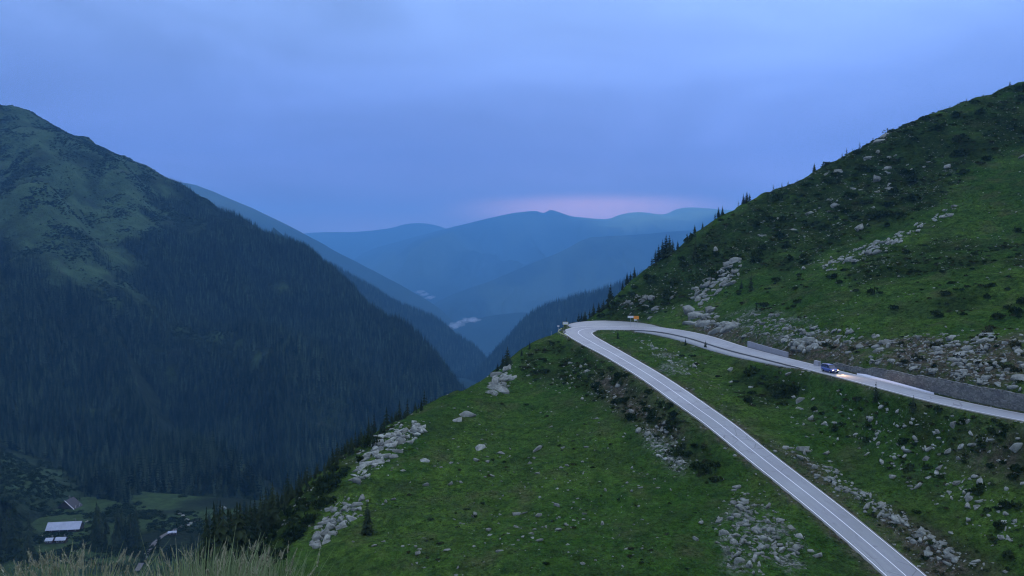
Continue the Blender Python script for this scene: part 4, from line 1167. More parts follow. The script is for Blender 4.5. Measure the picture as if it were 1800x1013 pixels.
for i, c in enumerate(cand):
    if not ok[i]: continue
    x, y, z, s, el, ri, lab, sp = c
    nv = Vector(nr_[i])
    k = random.randrange(len(ROCKS))
    q = Vector((0, 0, 1)).rotation_difference((nv + Vector((0, 0, .6))).normalized())
    rot = q.to_matrix() @ Matrix.Rotation(random.uniform(0, 6.28) if el < 1.3 else random.gauss(.35, .5), 3, 'Z') @ Matrix.Rotation(random.gauss(0, .4), 3, 'X')
    scl = Vector((s * el * random.uniform(.85, 1.2), s * random.uniform(.75, 1.1), s * random.uniform(.75, 1.15)))
    loc = Vector((x, y, z + s * random.uniform(-.22, .10)))
    if i in solo:
        o = link_obj("boulder", ROCK_ME[k], loc=loc, rot=rot.to_euler(), scale=scl)
        if not sp: lab2 = place(lab, min(q[0] for q in REGIONS[ri][1]), max(q[0] for q in REGIONS[ri][1]), cu_[i])
        tag(o, lab if sp else lab2, "boulder", None if sp else plural(lab2))
    else:
        co = (ROCKS[k][0] * np.array(scl)) @ np.array(rot).T + np.array(loc)
        rest.setdefault(ri, []).append((co, ROCKS[k][1]))
for ri, lst in rest.items():
    V_ = []; F_ = []; b = 0
    for co, f in lst: V_.append(co); F_.append(f + b); b += len(co)
    o = mesh_from("loose_stones", np.vstack(V_), np.vstack(F_), M["rock"], False)
    tag(o, "lesser stones: " + REGIONS[ri][0] if ri >= 0 else "lesser stones", kind="stuff")

# ------------------------------------------------------------------ shrubs
SHR = [("low dark shrub on the heathy upper hillside", HEATH[0], 260, .9, 3.0, 0), ("dark shrub on the slope between bend and meadow", HEATH[1], 170, .5, 1.5, 0), ("dark shrub in the thicket on the inner bank", [(1310, 655), (1420, 672), (1405, 712), (1330, 715), (1285, 695)], 26, .8, 2.0, 0),
       ("small dark shrub on the green bank between the roads", [(1150, 600), (1400, 665), (1800, 755), (1800, 1000), (1650, 900), (1450, 770), (1300, 700)], 130, .4, 1.2, 0),
       ("brown-green shrub on the bare slope above the stone wall", [(1430, 600), (1640, 590), (1800, 570), (1800, 680), (1640, 650), (1480, 625)], 50, .6, 1.6, 1),
       ("dark shrub left of the meadow's rock bands", [(440, 980), (520, 870), (600, 815), (700, 742), (640, 800), (600, 860), (530, 940), (500, 1000)], 60, .9, 2.4, 0),
       ("small shrub scattered in the meadow under the lower road", [(620, 1000), (740, 780), (900, 700), (1040, 720), (1300, 880), (1480, 1005)], 70, .3, .8, 0),
       ("low shrub patch on the bright green slope", [(1430, 470), (1560, 440), (1800, 400), (1800, 560), (1620, 560), (1480, 520)], 60, .6, 1.8, 0),
       ("dark shrub along the upper slope's foot", [(1300, 500), (1420, 480), (1420, 560), (1300, 545), (1220, 545)], 40, .7, 1.8, 0)]
sh_all = []
for si, (lab, poly, cnt, s0, s1, kind) in enumerate(SHR):
    pu = np.array([q[0] for q in poly]); pv = np.array([q[1] for q in poly])
    u = RNG.uniform(pu.min(), pu.max(), cnt * 20); v = RNG.uniform(pv.min(), pv.max(), cnt * 20)
    k = in_poly(u, v, poly); u, v = u[k][:cnt], v[k][:cnt]
    x, y, z = cast(u, v)
    sz = s0 + (s1 - s0) * RNG.random(len(u)) ** 1.8
    for i in range(len(u)):
        if not np.isnan(y[i]): sh_all.append((x[i], y[i], z[i], sz[i], lab, kind))
sa2 = np.array([q[:4] for q in sh_all])
su_, _sv = project(sa2[:, 0], sa2[:, 1], sa2[:, 2])
srange = {q[0]: (min(w[0] for w in q[1]), max(w[0] for w in q[1])) for q in SHR}
rd_, ri_ = road_dist(sa2[:, 0], sa2[:, 1])
sd = (sa2[:, 0] - RD[ri_, 0]) * nrm[ri_, 0] + (sa2[:, 1] - RD[ri_, 1]) * nrm[ri_, 1]
okk = rd_ > RD[ri_, 3] + np.where(sd < 0, shoulder[ri_], layby[ri_]) + .8 + sa2[:, 3]
order = [i for i in np.argsort(-sa2[:, 3] / sa2[:, 1]) if okk[i]]
solo = set(order[:290]); more_p = []; more_s = []
for i in order:
    x, y, z, s, lab, kind = sh_all[i]
    if i in solo:
        o = link_obj("shrub", random.choice(BROWNS if kind else SHRUBS), loc=(x, y, z - .05), rot=(0, 0, random.uniform(0, 6.28)), scale=(s * random.uniform(.8, 1.3), s, s * random.uniform(.8, 1.5)))
        lab2 = place(lab, *srange[lab], su_[i]); tag(o, lab2, "shrub", plural(lab2))
    else: more_p.append((x, y, z - .05)); more_s.append(s)
# heath carpet and tussocks that nobody could count
n = 60000
px = RNG.uniform(-60, 330, n); py = RNG.uniform(105, 400, n)
hm = bil(m_heath, X0, Y0, STEP, px, py); gm = np.maximum(bil(m_soil, X0, Y0, STEP, px, py), bil(m_grav, X0, Y0, STEP, px, py))
pz = h_at(px, py); uu, v_ = project(px, py, pz)
infr = (uu > -40) & (uu < 1840) & (v_ < 1040)
rdm = bil(np.where(RDIST < 90, RDIST - hw_eff, 99), X0, Y0, STEP, px, py)
k = infr & (rdm > 1.2) & (RNG.random(n) < hm * .5) & (fbm(px, py, 6, 3, 91) > -.1)
hp = np.stack([px[k], py[k], pz[k] - .05], 1); hs = RNG.uniform(.3, .95, k.sum())
if more_p: hp = np.vstack([hp, np.array(more_p)]); hs = np.concatenate([hs, np.array(more_s)])
scatter("heath_cover", hp, hs * .9, [source("heath", m) for m in SHRUBS[:2] + BROWNS], "low dark heath covering the rougher parts of the hillside", wide=hs)
n = 210000
px = RNG.uniform(-80, 330, n); py = RNG.uniform(100, 400, n)
hm = bil(m_heath, X0, Y0, STEP, px, py); gm = np.maximum(bil(m_soil, X0, Y0, STEP, px, py), bil(m_grav, X0, Y0, STEP, px, py))
pz = h_at(px, py); uu, v_ = project(px, py, pz)
infr = (uu > -40) & (uu < 1840) & (v_ < 1040)
rdm = bil(np.where(RDIST < 90, RDIST - hw_eff, 99), X0, Y0, STEP, px, py)
k = infr & (rdm > .45) & (RNG.random(n) > gm * .75 + hm * .5) & (fbm(px, py, 10, 4, 95) > -.25)
ts = RNG.uniform(.15, .45, k.sum())
scatter("hill_grass", np.stack([px[k], py[k], pz[k]], 1), ts * .8, [source("tussock", tuft_mesh("tussock", 70 + i)) for i in range(3)], "tussocky green grass covering the hillside", wide=ts)

n = 70000
px = RNG.uniform(-60, 300, n); py = RNG.uniform(105, 390, n)
pz = h_at(px, py); uu, v_ = project(px, py, pz)
rdm = bil(np.where(RDIST < 90, RDIST - hw_eff, 99), X0, Y0, STEP, px, py)
gm = np.maximum(np.maximum(bil(m_soil, X0, Y0, STEP, px, py), bil(m_grav, X0, Y0, STEP, px, py)), .5 * bil(m_heath, X0, Y0, STEP, px, py))
k = (uu > -20) & (uu < 1820) & (v_ < 1030) & (rdm > .9) & (RNG.random(n) < .10 + .80 * gm) & (fbm(px, py, 13, 4, 97) + .5 * gm > -.05)
ts = .13 + .46 * RNG.random(k.sum()) ** 2.4
scatter("loose_stones", np.stack([px[k], py[k], pz[k]], 1), ts * .8, [source("stone", m) for m in ROCK_ME[:6]], "small loose stones strewn over the hillside", wide=ts)

# ------------------------------------------------------------------ road furniture
def road_frame(i, off, dz=0.0):
    i = int(np.clip(i, 0, NR - 1))
    p = Vector((RD[i, 0] + nrm[i, 0] * off, RD[i, 1] + nrm[i, 1] * off, RD[i, 2] + bank[i] * off + dz))
    return p, Vector((tanv[i, 0], tanv[i, 1], 0)), Vector((nrm[i, 0], nrm[i, 1], 0))
def iu(u): return i_apex + int(np.argmin(np.abs(ru[i_apex:] - u)))

def m_masonry():
    t = NT("rubble_masonry")
    v = t.node("ShaderNodeTexVoronoi"); v.inputs["Scale"].default_value = 2.4; t.l.new(t.mapv((1, 1, 1.5)), v.inputs["Vector"])
    v2 = t.node("ShaderNodeTexVoronoi"); v2.feature = 'DISTANCE_TO_EDGE'; v2.inputs["Scale"].default_value = 2.4; t.l.new(t.mapv((1, 1, 1.5)), v2.inputs["Vector"])
    c = t.mix(v.outputs["Color"], (0.10, 0.105, 0.09), (0.26, 0.265, 0.225))
    c = t.mix(t.mr(v2.outputs["Distance"], 0.0, 0.06, 0.7, 0), c, (0.05, 0.05, 0.05))
    c = t.mix(t.mr(t.noise(0.5, 5), .45, .7, 0, .6), c, (0.075, 0.075, 0.08))
    t.col(c); t.rough(.9, .2); t.bump(t.mr(v2.outputs["Distance"], 0, .1), .8, .08)
    return t.m
M["masonry"] = m_masonry()
M["concrete"] = simple("concrete", (0.30, 0.30, 0.30), .85, var=.2, scale=1.5)
M["concrete_pale"] = simple("pale_concrete", (0.62, 0.63, 0.65), .8, var=.1, scale=1.5)
M["steel"] = simple("galvanised_steel", (0.42, 0.43, 0.44), .45, metal=.7)
M["yellow"] = simple("yellow_paint", (0.62, 0.60, 0.20), .5)
M["white"] = simple("white_plate", (0.78, 0.78, 0.74), .5)
M["orange"] = simple("orange_board", (0.85, 0.28, 0.03), .45)
M["black"] = simple("black_plastic", (0.015, 0.015, 0.017), .5)

iw0, iw1 = iu(1432), NR - 2
ids = np.arange(iw0, iw1, 1)
wall_h = (1.6 + 1.5 * smooth(0, 70, ids - iw0)) * smooth(-2, 5, ids - iw0 + 1) + 0.9 * fbm(ids * .8, ids * 0., 6, 4, 5)
rows_v = []; nz = 9
offw = HWL[ids] + 1.15
for k in range(nz):
    f_ = k / (nz - 1)
    o_ = offw + 0.10 * f_ + 0.09 * fbm(ids * .8, np.full(len(ids), k * .45), .9, 2, 11)
    rows_v.append(np.stack([RD[ids, 0] + nrm[ids, 0] * o_, RD[ids, 1] + nrm[ids, 1] * o_, RD[ids, 2] - .3 + (wall_h + .3) * f_], 1))
o_ = offw + 1.5
rows_v.append(np.stack([RD[ids, 0] + nrm[ids, 0] * o_, RD[ids, 1] + nrm[ids, 1] * o_, RD[ids, 2] + wall_h + .03], 1))
rows_v.append(np.stack([RD[ids, 0] + nrm[ids, 0] * o_, RD[ids, 1] + nrm[ids, 1] * o_, RD[ids, 2] - .3], 1))
wv = np.stack(rows_v, 1).reshape(-1, 3); wf = grid_faces(len(rows_v), len(ids))
rw = link_obj("retaining_wall", None, loc=tuple(rows_v[0][0]))
tag(rw, "long dark grey rubble stone retaining wall beside the upper road", "wall")
ww = mesh_from("masonry", wv - rows_v[0][0], wf, M["masonry"], True, rw)
# rough coping stones, one by one
cop = []
for q in range(4):
    mb = MB(); mb.box((0, 0, 0), (1.0, .62, .26))
    for vv_ in mb.v: vv_ += Vector((random.uniform(-.07, .07), random.uniform(-.05, .05), random.uniform(-.05, .05)))
    cop.append(mesh_from("coping_stone", mb.v, mb.f, M["masonry"], False, link=False))
i = iw0 + 2
while i < iw1 - 2:
    L = random.uniform(.8, 1.5)
    p, t_, n_ = road_frame(i, HWL[i] + 1.15 + .42)
    p.z = RD[i, 2] + float(wall_h[i - iw0]) + .08
    o = link_obj("coping_stone", random.choice(cop), rw, loc=p - Vector(rows_v[0][0]), rot=(random.gauss(0, .03), random.gauss(0, .03), math.atan2(t_.y, t_.x)), scale=(L, 1, random.uniform(.7, 1.2)))
    i += max(1, int(round(L * 1.08 / .8)))
# pale concrete gutter at the wall's foot
a0, a1 = iu(1484), iu(1625)
tt = np.linspace(0, 1, a1 - a0)
wgut = np.zeros(NR); wgut[a0:a1] = 1.15 * smooth(0, .08, tt) * (1.001 - tt) ** .8
ca, cb = strip(HWL + .02, HWL + .02 + wgut, a0, a1, 0.06)
cb[:, 2] += .30; cz = ca.copy(); cz[:, 2] -= .3
v, f = strips_mesh([cb, ca, cz])
mesh_from("gutter", v, f, M["concrete_pale"], True, road)

# concrete barrier of separate panels
b0, b1 = iu(1291), iu(1362)
p0, _, _ = road_frame(b0, HWL[b0] + .7)
cbar = link_obj("concrete_barrier", None, loc=p0)
tag(cbar, "pale grey concrete panel barrier holding back scree beside the upper road", "barrier")
npan = 8
for k in range(npan):
    pa, _, _ = road_frame(b0 + (b1 - b0) * k / npan, 0); ia = int(b0 + (b1 - b0) * k / npan); ib = int(b0 + (b1 - b0) * (k + 1) / npan)
    pa, _, na = road_frame(ia, HWL[ia] + .7); pb, _, nb = road_frame(ib, HWL[ib] + .7)
    d = pb - pa; L = d.length; ang = math.atan2(d.y, d.x)
    mb = MB(); h_ = 1.65 - .05 * k
    Mx = Matrix.Translation((pa + pb) / 2 - p0) @ Matrix.Rotation(ang, 4, 'Z')
    mb.box((0, 0, h_ / 2 - .2), (L - .05, .35, h_ + .4), Mx); mb.box((0, 0, h_ + .06), (L - .03, .45, .12), Mx)
    mb.build("panel", M["concrete"], cbar, bevel=.03)
# single block on the road's edge
ib = iu(1417); p, t_, n_ = road_frame(ib, RD[ib, 3] - .2)
mb = MB(); mb.v = []; L = 2.1
prof = [(-.55, 0), (.55, 0), (.50, .25), (.33, 1.25), (-.33, 1.25), (-.50, .25)]
b = [(x_, y_, z_) for x_ in (-L / 2, L / 2) for y_, z_ in prof]
mb.v = [Vector(q) for q in b]; n6 = 6
for k in range(n6): mb.f.append((k, (k + 1) % n6, n6 + (k + 1) % n6, n6 + k))
mb.f += [tuple(reversed(range(6))), tuple(range(6, 12))]
o = mb.build("concrete_block", M["concrete"], bevel=.04)
o.location = p; o.rotation_euler.z = math.atan2(t_.y, t_.x)
tag(o, "blue-grey concrete traffic block on the upper road behind the car", "block")

# guard rail round the outside of the bend
g0, g1 = i_apex - 16, i_apex + 5
gp, _, _ = road_frame(g0, HWL[g0] + 1.5)
gr = link_obj("guard_rail", None, loc=gp)
tag(gr, "short pale yellow guard rail round the outside of the bend", "guard rail")
prev = None; mb = MB(); pts_ = []
for i in range(g0, g1 + 1):
    p, t_, n_ = road_frame(i, HWL[i] + 1.0 + 1.2 * math.sin(math.pi * (i - g0) / (g1 - g0)), .0)
    p.z = max(p.z, float(h_at(p.x, p.y)))
    pts_.append((p, n_))
    if (i - g0) % 3 == 0:
        pm = MB(); q = p - gp; pm.box((q.x, q.y, q.z + .15), (.12, .12, 1.1)); pm.build("post", M["steel"], gr)
rv_ = []
for p, n_ in pts_:
    q = p - gp
    for hz, of in ((.35, .09), (.43, .04), (.50, .10), (.57, .04), (.66, .09)): rv_.append(q - n_ * of + Vector((0, 0, hz)))
mesh_from("rail", rv_, [tuple(x) for x in grid_faces(5, len(pts_)).tolist()], M["yellow"], False, gr)

def sign(u, v, D, w, h, post_h, mats, label, name="road_sign", border=None, plate=None, two=False):
    a, b = ray(u, v); x = float(a) * D; zc = float(b) * D
    zg = float(h_at(x, D)); e = link_obj(name, None, loc=(x, D, zg), rot=(0, 0, -math.atan2(x, D) * .6))
    zc -= zg
    if zc < h: zc = h + .6
    for sx in ((-.3 * w, .3 * w) if two else (0,)):
        mb = MB(); mb.tube((sx, .06, -.4), (sx, .06, zc + h * .4), .05, n=8); mb.build("post", M["steel"], e)
    mb = MB(); mb.box((0, 0, zc), (w, .05, h)); pn = mb.build("board", mats[0], e, bevel=.01)
    if border:
        mb = MB(); bw = .14
        mb.box((0, -.035, zc + h / 2 - bw / 2), (w, .03, bw)); mb.box((0, -.035, zc - h / 2 + bw / 2), (w, .03, bw))
        mb.box((-w / 2 + bw / 2, -.035, zc), (bw, .03, h - 2 * bw - .01)); mb.box((w / 2 - bw / 2, -.035, zc), (bw, .03, h - 2 * bw - .01))
        mb.build("border", border, pn)
    if plate:
        mb = MB(); mb.box((plate[0], -.01, zc - h / 2 - .28), (plate[1], .05, .42)); mb.build("plate", M["white"], e)
    tag(e, label, "sign")
    return e
sign(994, 568.5, 298, 2.2, 1.15, 1.5, [M["white"]], "pale board with a yellow border behind the bend", border=M["yellow"], two=True)
sign(981.5, 573.5, 291, .75, .5, 1.0, [M["white"]], "tiny white plate left of the yellow-bordered board")
sign(1118.5, 558.5, 290, 1.9, 1.25, 1.6, [M["orange"]], "bright orange board beside the upper road past the bend", plate=(-.35, 1.0), two=True)
sign(1108.5, 557.3, 291, 2.2, .8, 1.6, [M["white"]], "low white board just left of the orange one")
x, y, z = cast([969], [583])
a, b = ray(969, 583); px_ = float(a) * 279; mb = MB(); mb.tube((0, 0, -.4), (0, 0, 1.5), .06); o = mb.build("marker_post", M["steel"])
o.location = (px_, 279, float(h_at(px_, 279))); tag(o, "slim pale marker post at the left end of the bend", "post")
ik = i_apex - 3
p, t_, n_ = road_frame(ik, RD[ik, 3] - .1)
bl = link_obj("bollard", None, loc=p)
mb = MB(); mb.tube((0, 0, 0), (0, 0, .12), .34, .30, 12); mb.build("base", M["black"], bl)
mb = MB(); mb.tube((0, 0, .12), (0, 0, 1.25), .20, .17, 12); mb.tube((0, 0, 1.25), (0, 0, 1.38), .17, .08, 12); mb.build("column", M["black"], bl)
tag(bl, "short black bollard on the white edge line of the bend", "bollard")

# ------------------------------------------------------------------ the blue car
def m_paint(name, c):
    t = NT(name); t.col(c); t.rough(.35, .5); t.b.inputs["Coat Weight"].default_value = .5; t.b.inputs["Coat Roughness"].default_value = .1
    return t.m
M["car"] = m_paint("blue_car_paint", (0.05, 0.09, 0.30))
M["glass"] = m_paint("car_glass", (0.010, 0.014, 0.030))
M["tyre"] = simple("tyre_rubber", (0.012, 0.012, 0.012), .9)
M["rim"] = simple("alloy", (0.45, 0.45, 0.46), .35, metal=.9)
M["head"] = emit_mat("headlight_glow", (1.0, 0.58, 0.22), 12.0)
M["red"] = simple("tail_glass", (0.35, 0.01, 0.01), .3)
def build_car(loc, rz, pitch):
    e = link_obj("car", None, loc=loc, rot=(0, pitch, rz), scale=(1.1, 1.1, 1.1))
    tag(e, "blue people carrier with both headlights lit on the upper road", "car")
    # stations along x (front = +): x, sill z, belt z, belt half width
    ST = [(-2.28, .42, .92, .74), (-2.22, .30, 1.00, .82), (-1.6, .24, 1.02, .90), (-.6, .22, 1.00, .92), (.5, .22, .98, .92), (1.15, .23, .96, .91), (1.6, .25, .90, .89), (2.05, .28, .80, .82), (2.25, .34, .70, .68)]
    V = []; F = []
    for x_, zs, zb, w in ST:
        for sy in (-1, 1):
            pass
        V += [(x_, -w * .94, zs), (x_, -w, (zs + zb) * .48), (x_, -w * .97, zb - .04), (x_, -w * .86, zb), (x_, 0, zb + .03), (x_, w * .86, zb), (x_, w * .97, zb - .04), (x_, w, (zs + zb) * .48), (x_, w * .94, zs)]
    k = 9
    for i in range(len(ST) - 1):
        for j in range(k - 1): F.append((i * k + j, (i + 1) * k + j, (i + 1) * k + j + 1, i * k + j + 1))
        F.append((i * k + k - 1, (i + 1) * k + k - 1, (i + 1) * k, i * k))
    F.append(tuple(range(k))); n_ = (len(ST) - 1) * k; F.append(tuple(n_ + j for j in reversed(range(k))))
    body = mesh_from("body", V, F, M["car"], True, e)
    # cabin: glass volume with pillars and roof
    CB = [(-2.20, 1.00, .78), (-1.95, 1.62, .68), (-.6, 1.74, .70), (.25, 1.70, .69), (.62, 1.55, .66), (1.30, .97, .78)]
    gv = []; gf = []
    for x_, z_, w in CB:
        pass
    top = [(-1.98, 1.60, .66), (-1.2, 1.70, .68), (-.3, 1.73, .69), (.45, 1.66, .66)]
    bot = [(-2.20, 1.00, .80), (-1.2, 1.01, .86), (-.2, .99, .86), (1.32, .97, .80)]
    glass = MB()
    for s in (-1, 1):
        pts = [(q[0], s * q[2], q[1]) for q in bot] + [(q[0], s * q[2], q[1]) for q in reversed(top)]
        glass.poly(pts if s < 0 else list(reversed(pts)))
        sw = glass.build("side_window", M["glass"], e); glass = MB()
        # pillars over the glass
        for xb, xt in ((-2.14, -1.95), (-1.05, -1.0), (.02, .05), (1.24, .42)):
            pm = MB(); zb_, zt_ = 1.0, 1.68
            pm.poly([(xb - .06, s * .875, zb_), (xb + .06, s * .875, zb_), (xt + .05, s * .70, zt_), (xt - .05, s * .70, zt_)][::(1 if s < 0 else -1)])
            pm.build("pillar", M["car"], sw)
    glass = MB(); glass.poly([(1.32, -.80, .97), (1.32, .80, .97), (.45, .66, 1.66), (.45, -.66, 1.66)]); glass.build("windscreen", M["glass"], e)
    glass = MB(); glass.poly([(-2.20, .80, 1.0), (-2.20, -.80, 1.0), (-1.98, -.66, 1.60), (-1.98, .66, 1.60)]); glass.build("rear_window", M["glass"], e)
    rv2 = []
    for x_, z_, w in [(-2.05, 1.62, .66)] + top[1:] + [(.52, 1.63, .66)]:
        rv2 += [(x_, -w - .03, z_ - .03), (x_, -w * .8, z_ + .05), (x_, 0, z_ + .09), (x_, w * .8, z_ + .05), (x_, w + .03, z_ - .03)]
    rf = mesh_from("roof", rv2, [tuple(q) for q in grid_faces(5, 5).tolist()], M["car"], True, e)
    for s in (-1, 1):
        mb = MB(); mb.tube((-1.6, s * .6, 1.80), (.2, s * .6, 1.80), .02); mb.build("roof_rail", M["black"], rf)
        mb = MB(); mb.box((1.0, s * 1.02, 1.06), (.16, .2, .14)); mb.build("mirror", M["car"], e, bevel=.03)
        mb = MB(); mb.box((2.13, s * .58, .70), (.16, .30, .16)); hl = mb.build("headlight", M["head"], e, bevel=.02)
        ld = bpy.data.lights.new("headlamp", 'SPOT'); ld.energy = 4200; ld.color = (1.0, .60, .34); ld.spot_size = R(50); ld.spot_blend = .8; ld.shadow_soft_size = .08
        lo = link_obj("lamp", ld, e); lo.location = (2.32, s * .58, .70)
        lo.rotation_euler = Vector((-1, 0, .045)).to_track_quat('Z', 'Y').to_euler()
        mb = MB(); mb.box((-2.22, s * .70, .95), (.10, .16, .34)); mb.build("tail_light", M["red"], e, bevel=.02)
        for x_ in (-1.38, 1.42):
            we = MB(); we.tube((x_, s * .70, .33), (x_, s * .93, .33), .335, n=20); wo = we.build("wheel", M["tyre"], e)
            rm = MB(); rm.tube((x_, s * .91, .33), (x_, s * .945, .33), .21, n=16); rm.build("rim", M["rim"], wo)
    mb = MB(); mb.box((2.20, 0, .42), (.14, 1.5, .22)); mb.build("bumper", M["black"], e, bevel=.04)
    mb = MB(); mb.box((2.235, 0, .66), (.06, .74, .10)); mb.build("grille", M["black"], e)
    mb = MB(); mb.box((2.30, 0, .44), (.02, .52, .11)); mb.build("number_plate", M["white"], e)
    return e
ic = iu(1463)
p, t_, n_ = road_frame(ic, -.55, .015)
build_car(p, math.atan2(t_.y, t_.x), 0.0)

# ------------------------------------------------------------------ cabins and track on the valley floor
M["plank"] = simple("dark_planks", (0.045, 0.034, 0.027), .85, scale=2)
M["metal_roof"] = simple("metal_roof", (0.30, 0.34, 0.40), .4, metal=.3, scale=.25, var=.3)
M["dark_roof"] = simple("dark_shingles", (0.045, 0.042, 0.042), .8, scale=1)
M["pane"] = simple("window_pane", (0.02, 0.025, 0.03), .15)
def valley_point(u, v):
    D = 540.0; a, b = ray(u, v)
    for _ in range(60): D += (float(vz_at(float(a) * D, D)[0]) / float(b) - D) * .5
    return Vector((float(a) * D, D, float(vz_at(float(a) * D, D)[0])))
def cabin(u, v, L, W, wall, rise, rz, roofmat, label, name="cabin", verge=None, windows=4, over=.7, tilt=0.0):
    p = valley_point(u, v)
    e = link_obj(name, None, loc=p, rot=(0, 0, rz)); tag(e, label, "cabin")
    mb = MB()
    b = [(-L/2, -W/2), (L/2, -W/2), (L/2, W/2), (-L/2, W/2)]
    lo = [(x, y, -1.5) for x, y in b]; hi = [(x, y, wall) for x, y in b]
    for k in range(4): mb.poly([lo[k], lo[(k + 1) % 4], hi[(k + 1) % 4], hi[k]])
    mb.poly([(-L/2, W/2, wall), (-L/2, -W/2, wall), (-L/2, 0, wall + rise)]); mb.poly([(L/2, -W/2, wall), (L/2, W/2, wall), (L/2, 0, wall + rise)])
    wl_ = mb.build("wall", M["plank"], e)
    rf = None
    for s in (-1, 1):
        mb = MB(); x0, x1 = -L/2 - over, L/2 + over
        ye = s * (W/2 + over); ze = wall - rise * over / (W/2)
        n0 = [(x0, 0, wall + rise + .12), (x1, 0, wall + rise + .12), (x1, ye, ze + .12), (x0, ye, ze + .12)]
        lo_ = [(x_, y_, z_ - .12) for x_, y_, z_ in n0]
        mb.poly(n0 if s < 0 else n0[::-1]); mb.poly(lo_[::-1] if s < 0 else lo_)
        for k in range(4): mb.poly([n0[k], lo_[k], lo_[(k + 1) % 4], n0[(k + 1) % 4]])
        rr = mb.build("roof", roofmat, e)
        rf = rf or rr
        if verge and s == verge:
            vm = MB()
            for xx in (-L/2 - over - .06,):
                vm.tube((xx, 0, wall + rise + .2), (xx, ye, ze + .2), .22, n=4)
            vm.build("verge_board", M["white"], rr)
        # standing seams
        if roofmat is M["metal_roof"] and L > 8:
            nsm = int(L / 1.6)
            for k in range(nsm + 1):
                xs = x0 + (x1 - x0) * k / nsm
                sm = MB(); sm.tube((xs, 0, wall + rise + .14), (xs, ye, ze + .14), .05, n=4); sm.build("seam", roofmat, rr)
    mb = MB(); mb.box((L * .3, W * .12, wall + rise + .5), (.7, .7, 1.6)); mb.build("chimney", M["masonry"], rf)
    mb = MB(); mb.box((0, -W/2 - .04, 1.0), (1.0, .1, 2.0)); mb.build("door", M["dark_roof"], e)
    for k in range(windows):
        x_ = -L/2 + L * (k + .5) / windows
        if abs(x_) < 1: continue
        mb = MB(); mb.box((x_, -W/2 - .03, 1.5), (1.1, .08, 1.0)); w_ = mb.build("window", M["white"], e)
        mb = MB(); mb.box((x_, -W/2 - .07, 1.5), (.9, .06, .8)); mb.build("pane", M["pane"], w_)
    return e
cabin(115, 933, 20, 8, 2.6, 3.4, R(8), M["metal_roof"], "long cabin with a pale metal roof in the valley")
cabin(88, 955, 4.2, 4, 2.2, 1.2, R(6), M["metal_roof"], "smaller pale-roofed hut left of its twin below the long cabin", windows=2, over=.3)
cabin(108, 954, 6.0, 4, 2.3, 1.2, R(6), M["metal_roof"], "wider pale-roofed hut right of its twin below the long cabin", windows=2, over=.3)
cabin(122, 892, 9, 13, .6, 5.8, R(86), M["dark_roof"], "dark steep-roofed shed with one white verge board", verge=-1, windows=2)
cabin(303, 940, 5.0, 3.4, 1.7, .7, R(18), M["metal_roof"], "tiny pale-roofed hut by the valley track", windows=2, over=.25)
tp = [valley_point(u, v) for u, v in ((240, 1005), (252, 985), (262, 968), (278, 950), (292, 940), (312, 930), (334, 921), (352, 912))]
tc = resample(catmull([tuple(q) for q in tp], 10), 3.0)
tg = np.gradient(tc[:, :2], axis=0); tg /= np.linalg.norm(tg, axis=1)[:, None]; tn = np.stack([-tg[:, 1], tg[:, 0]], 1)
tv = []
for k in (-1.5, -.5, .5, 1.5):
    xx = tc[:, 0] + tn[:, 0] * k; yy = tc[:, 1] + tn[:, 1] * k
    tv.append(np.stack([xx, yy, vz_at(xx, yy) + .5], 1))
M["track"] = simple("track_gravel", (0.10, 0.097, 0.09), .95, scale=.5, var=.4)
v, f = strips_mesh(tv)
tag(mesh_from("track", v, f, M["track"]), "gravel track on the valley floor", kind="structure")
for k, (u, v, s) in enumerate(((75, 944, 1.0), (153, 918, 1.2), (102, 877, 1.0), (248, 899, 1.0), (322, 908, 1.8), (328, 916, 2.0), (335, 922, 1.6), (316, 905, 1.4), (331, 926, 1.5), (252, 976, 2.2), (385, 893, 2.0), (394, 895, 2.2), (42, 836, 2.4), (5, 803, 2.6))):
    p = valley_point(u, v)
    tag(link_obj("boulder", ROCK_ME[k % 14], loc=p + Vector((0, 0, .5)), rot=(0, 0, k * 1.3), scale=(s * 1.3, s, s)), ["pale stone left of the twin huts", "pale stone right of the long cabin", "white stone above the shed", "pale stone on the valley meadow by the grove"][k] if k < 4 else "pale stone on the valley floor away from the cabins", "boulder", "stones on the valley floor")

# ------------------------------------------------------------------ low mist in the far valley
def mist(u, v, D, sx, sy, sz, dens, label):
    bm = bmesh.new(); bmesh.ops.create_icosphere(bm, subdivisions=3, radius=1.0)
    me = bpy.data.meshes.new("mist_bank")
    for q in bm.verts:
        c = q.co.copy(); k = 1 + .35 * math.sin(c.x * 5 + u) * math.cos(c.y * 4)
        q.co = Vector((c.x * sx * k, c.y * sy * k, c.z * sz * (1 + .3 * math.sin(c.x * 7))))
    bm.to_mesh(me); bm.free()
    t = NT("mist"); t.n.remove(t.b); pv = t.node("ShaderNodeVolumePrincipled")
    pv.inputs["Color"].default_value = (.95, .97, 1, 1); pv.inputs["Density"].default_value = dens
    t.l.new(pv.outputs[0], t.n["Material Output"].inputs["Volume"]); me.materials.append(t.m)
    tag(link_obj("mist_bank", me, loc=P(u, v, D)), label, kind="stuff")
for q in ((826, 562, 5852, 70, 150, 12, .0026), (833, 563.5, 5852, 45, 120, 9, .0024), (816, 565.5, 5776, 50, 120, 10, .0018), (802, 571, 5624, 60, 200, 16, .0018), (794, 575, 5548, 40, 160, 14, .0012)):
    mist(*q, "pale mist bank low in the far valley")
for q in ((738, 513, 6800, 40, 160, 12, .0013), (746, 517.5, 6700, 40, 160, 12, .0015), (756, 523, 6600, 40, 160, 12, .0016)):
    mist(*q, "thin mist streak on the hazy left ridge")

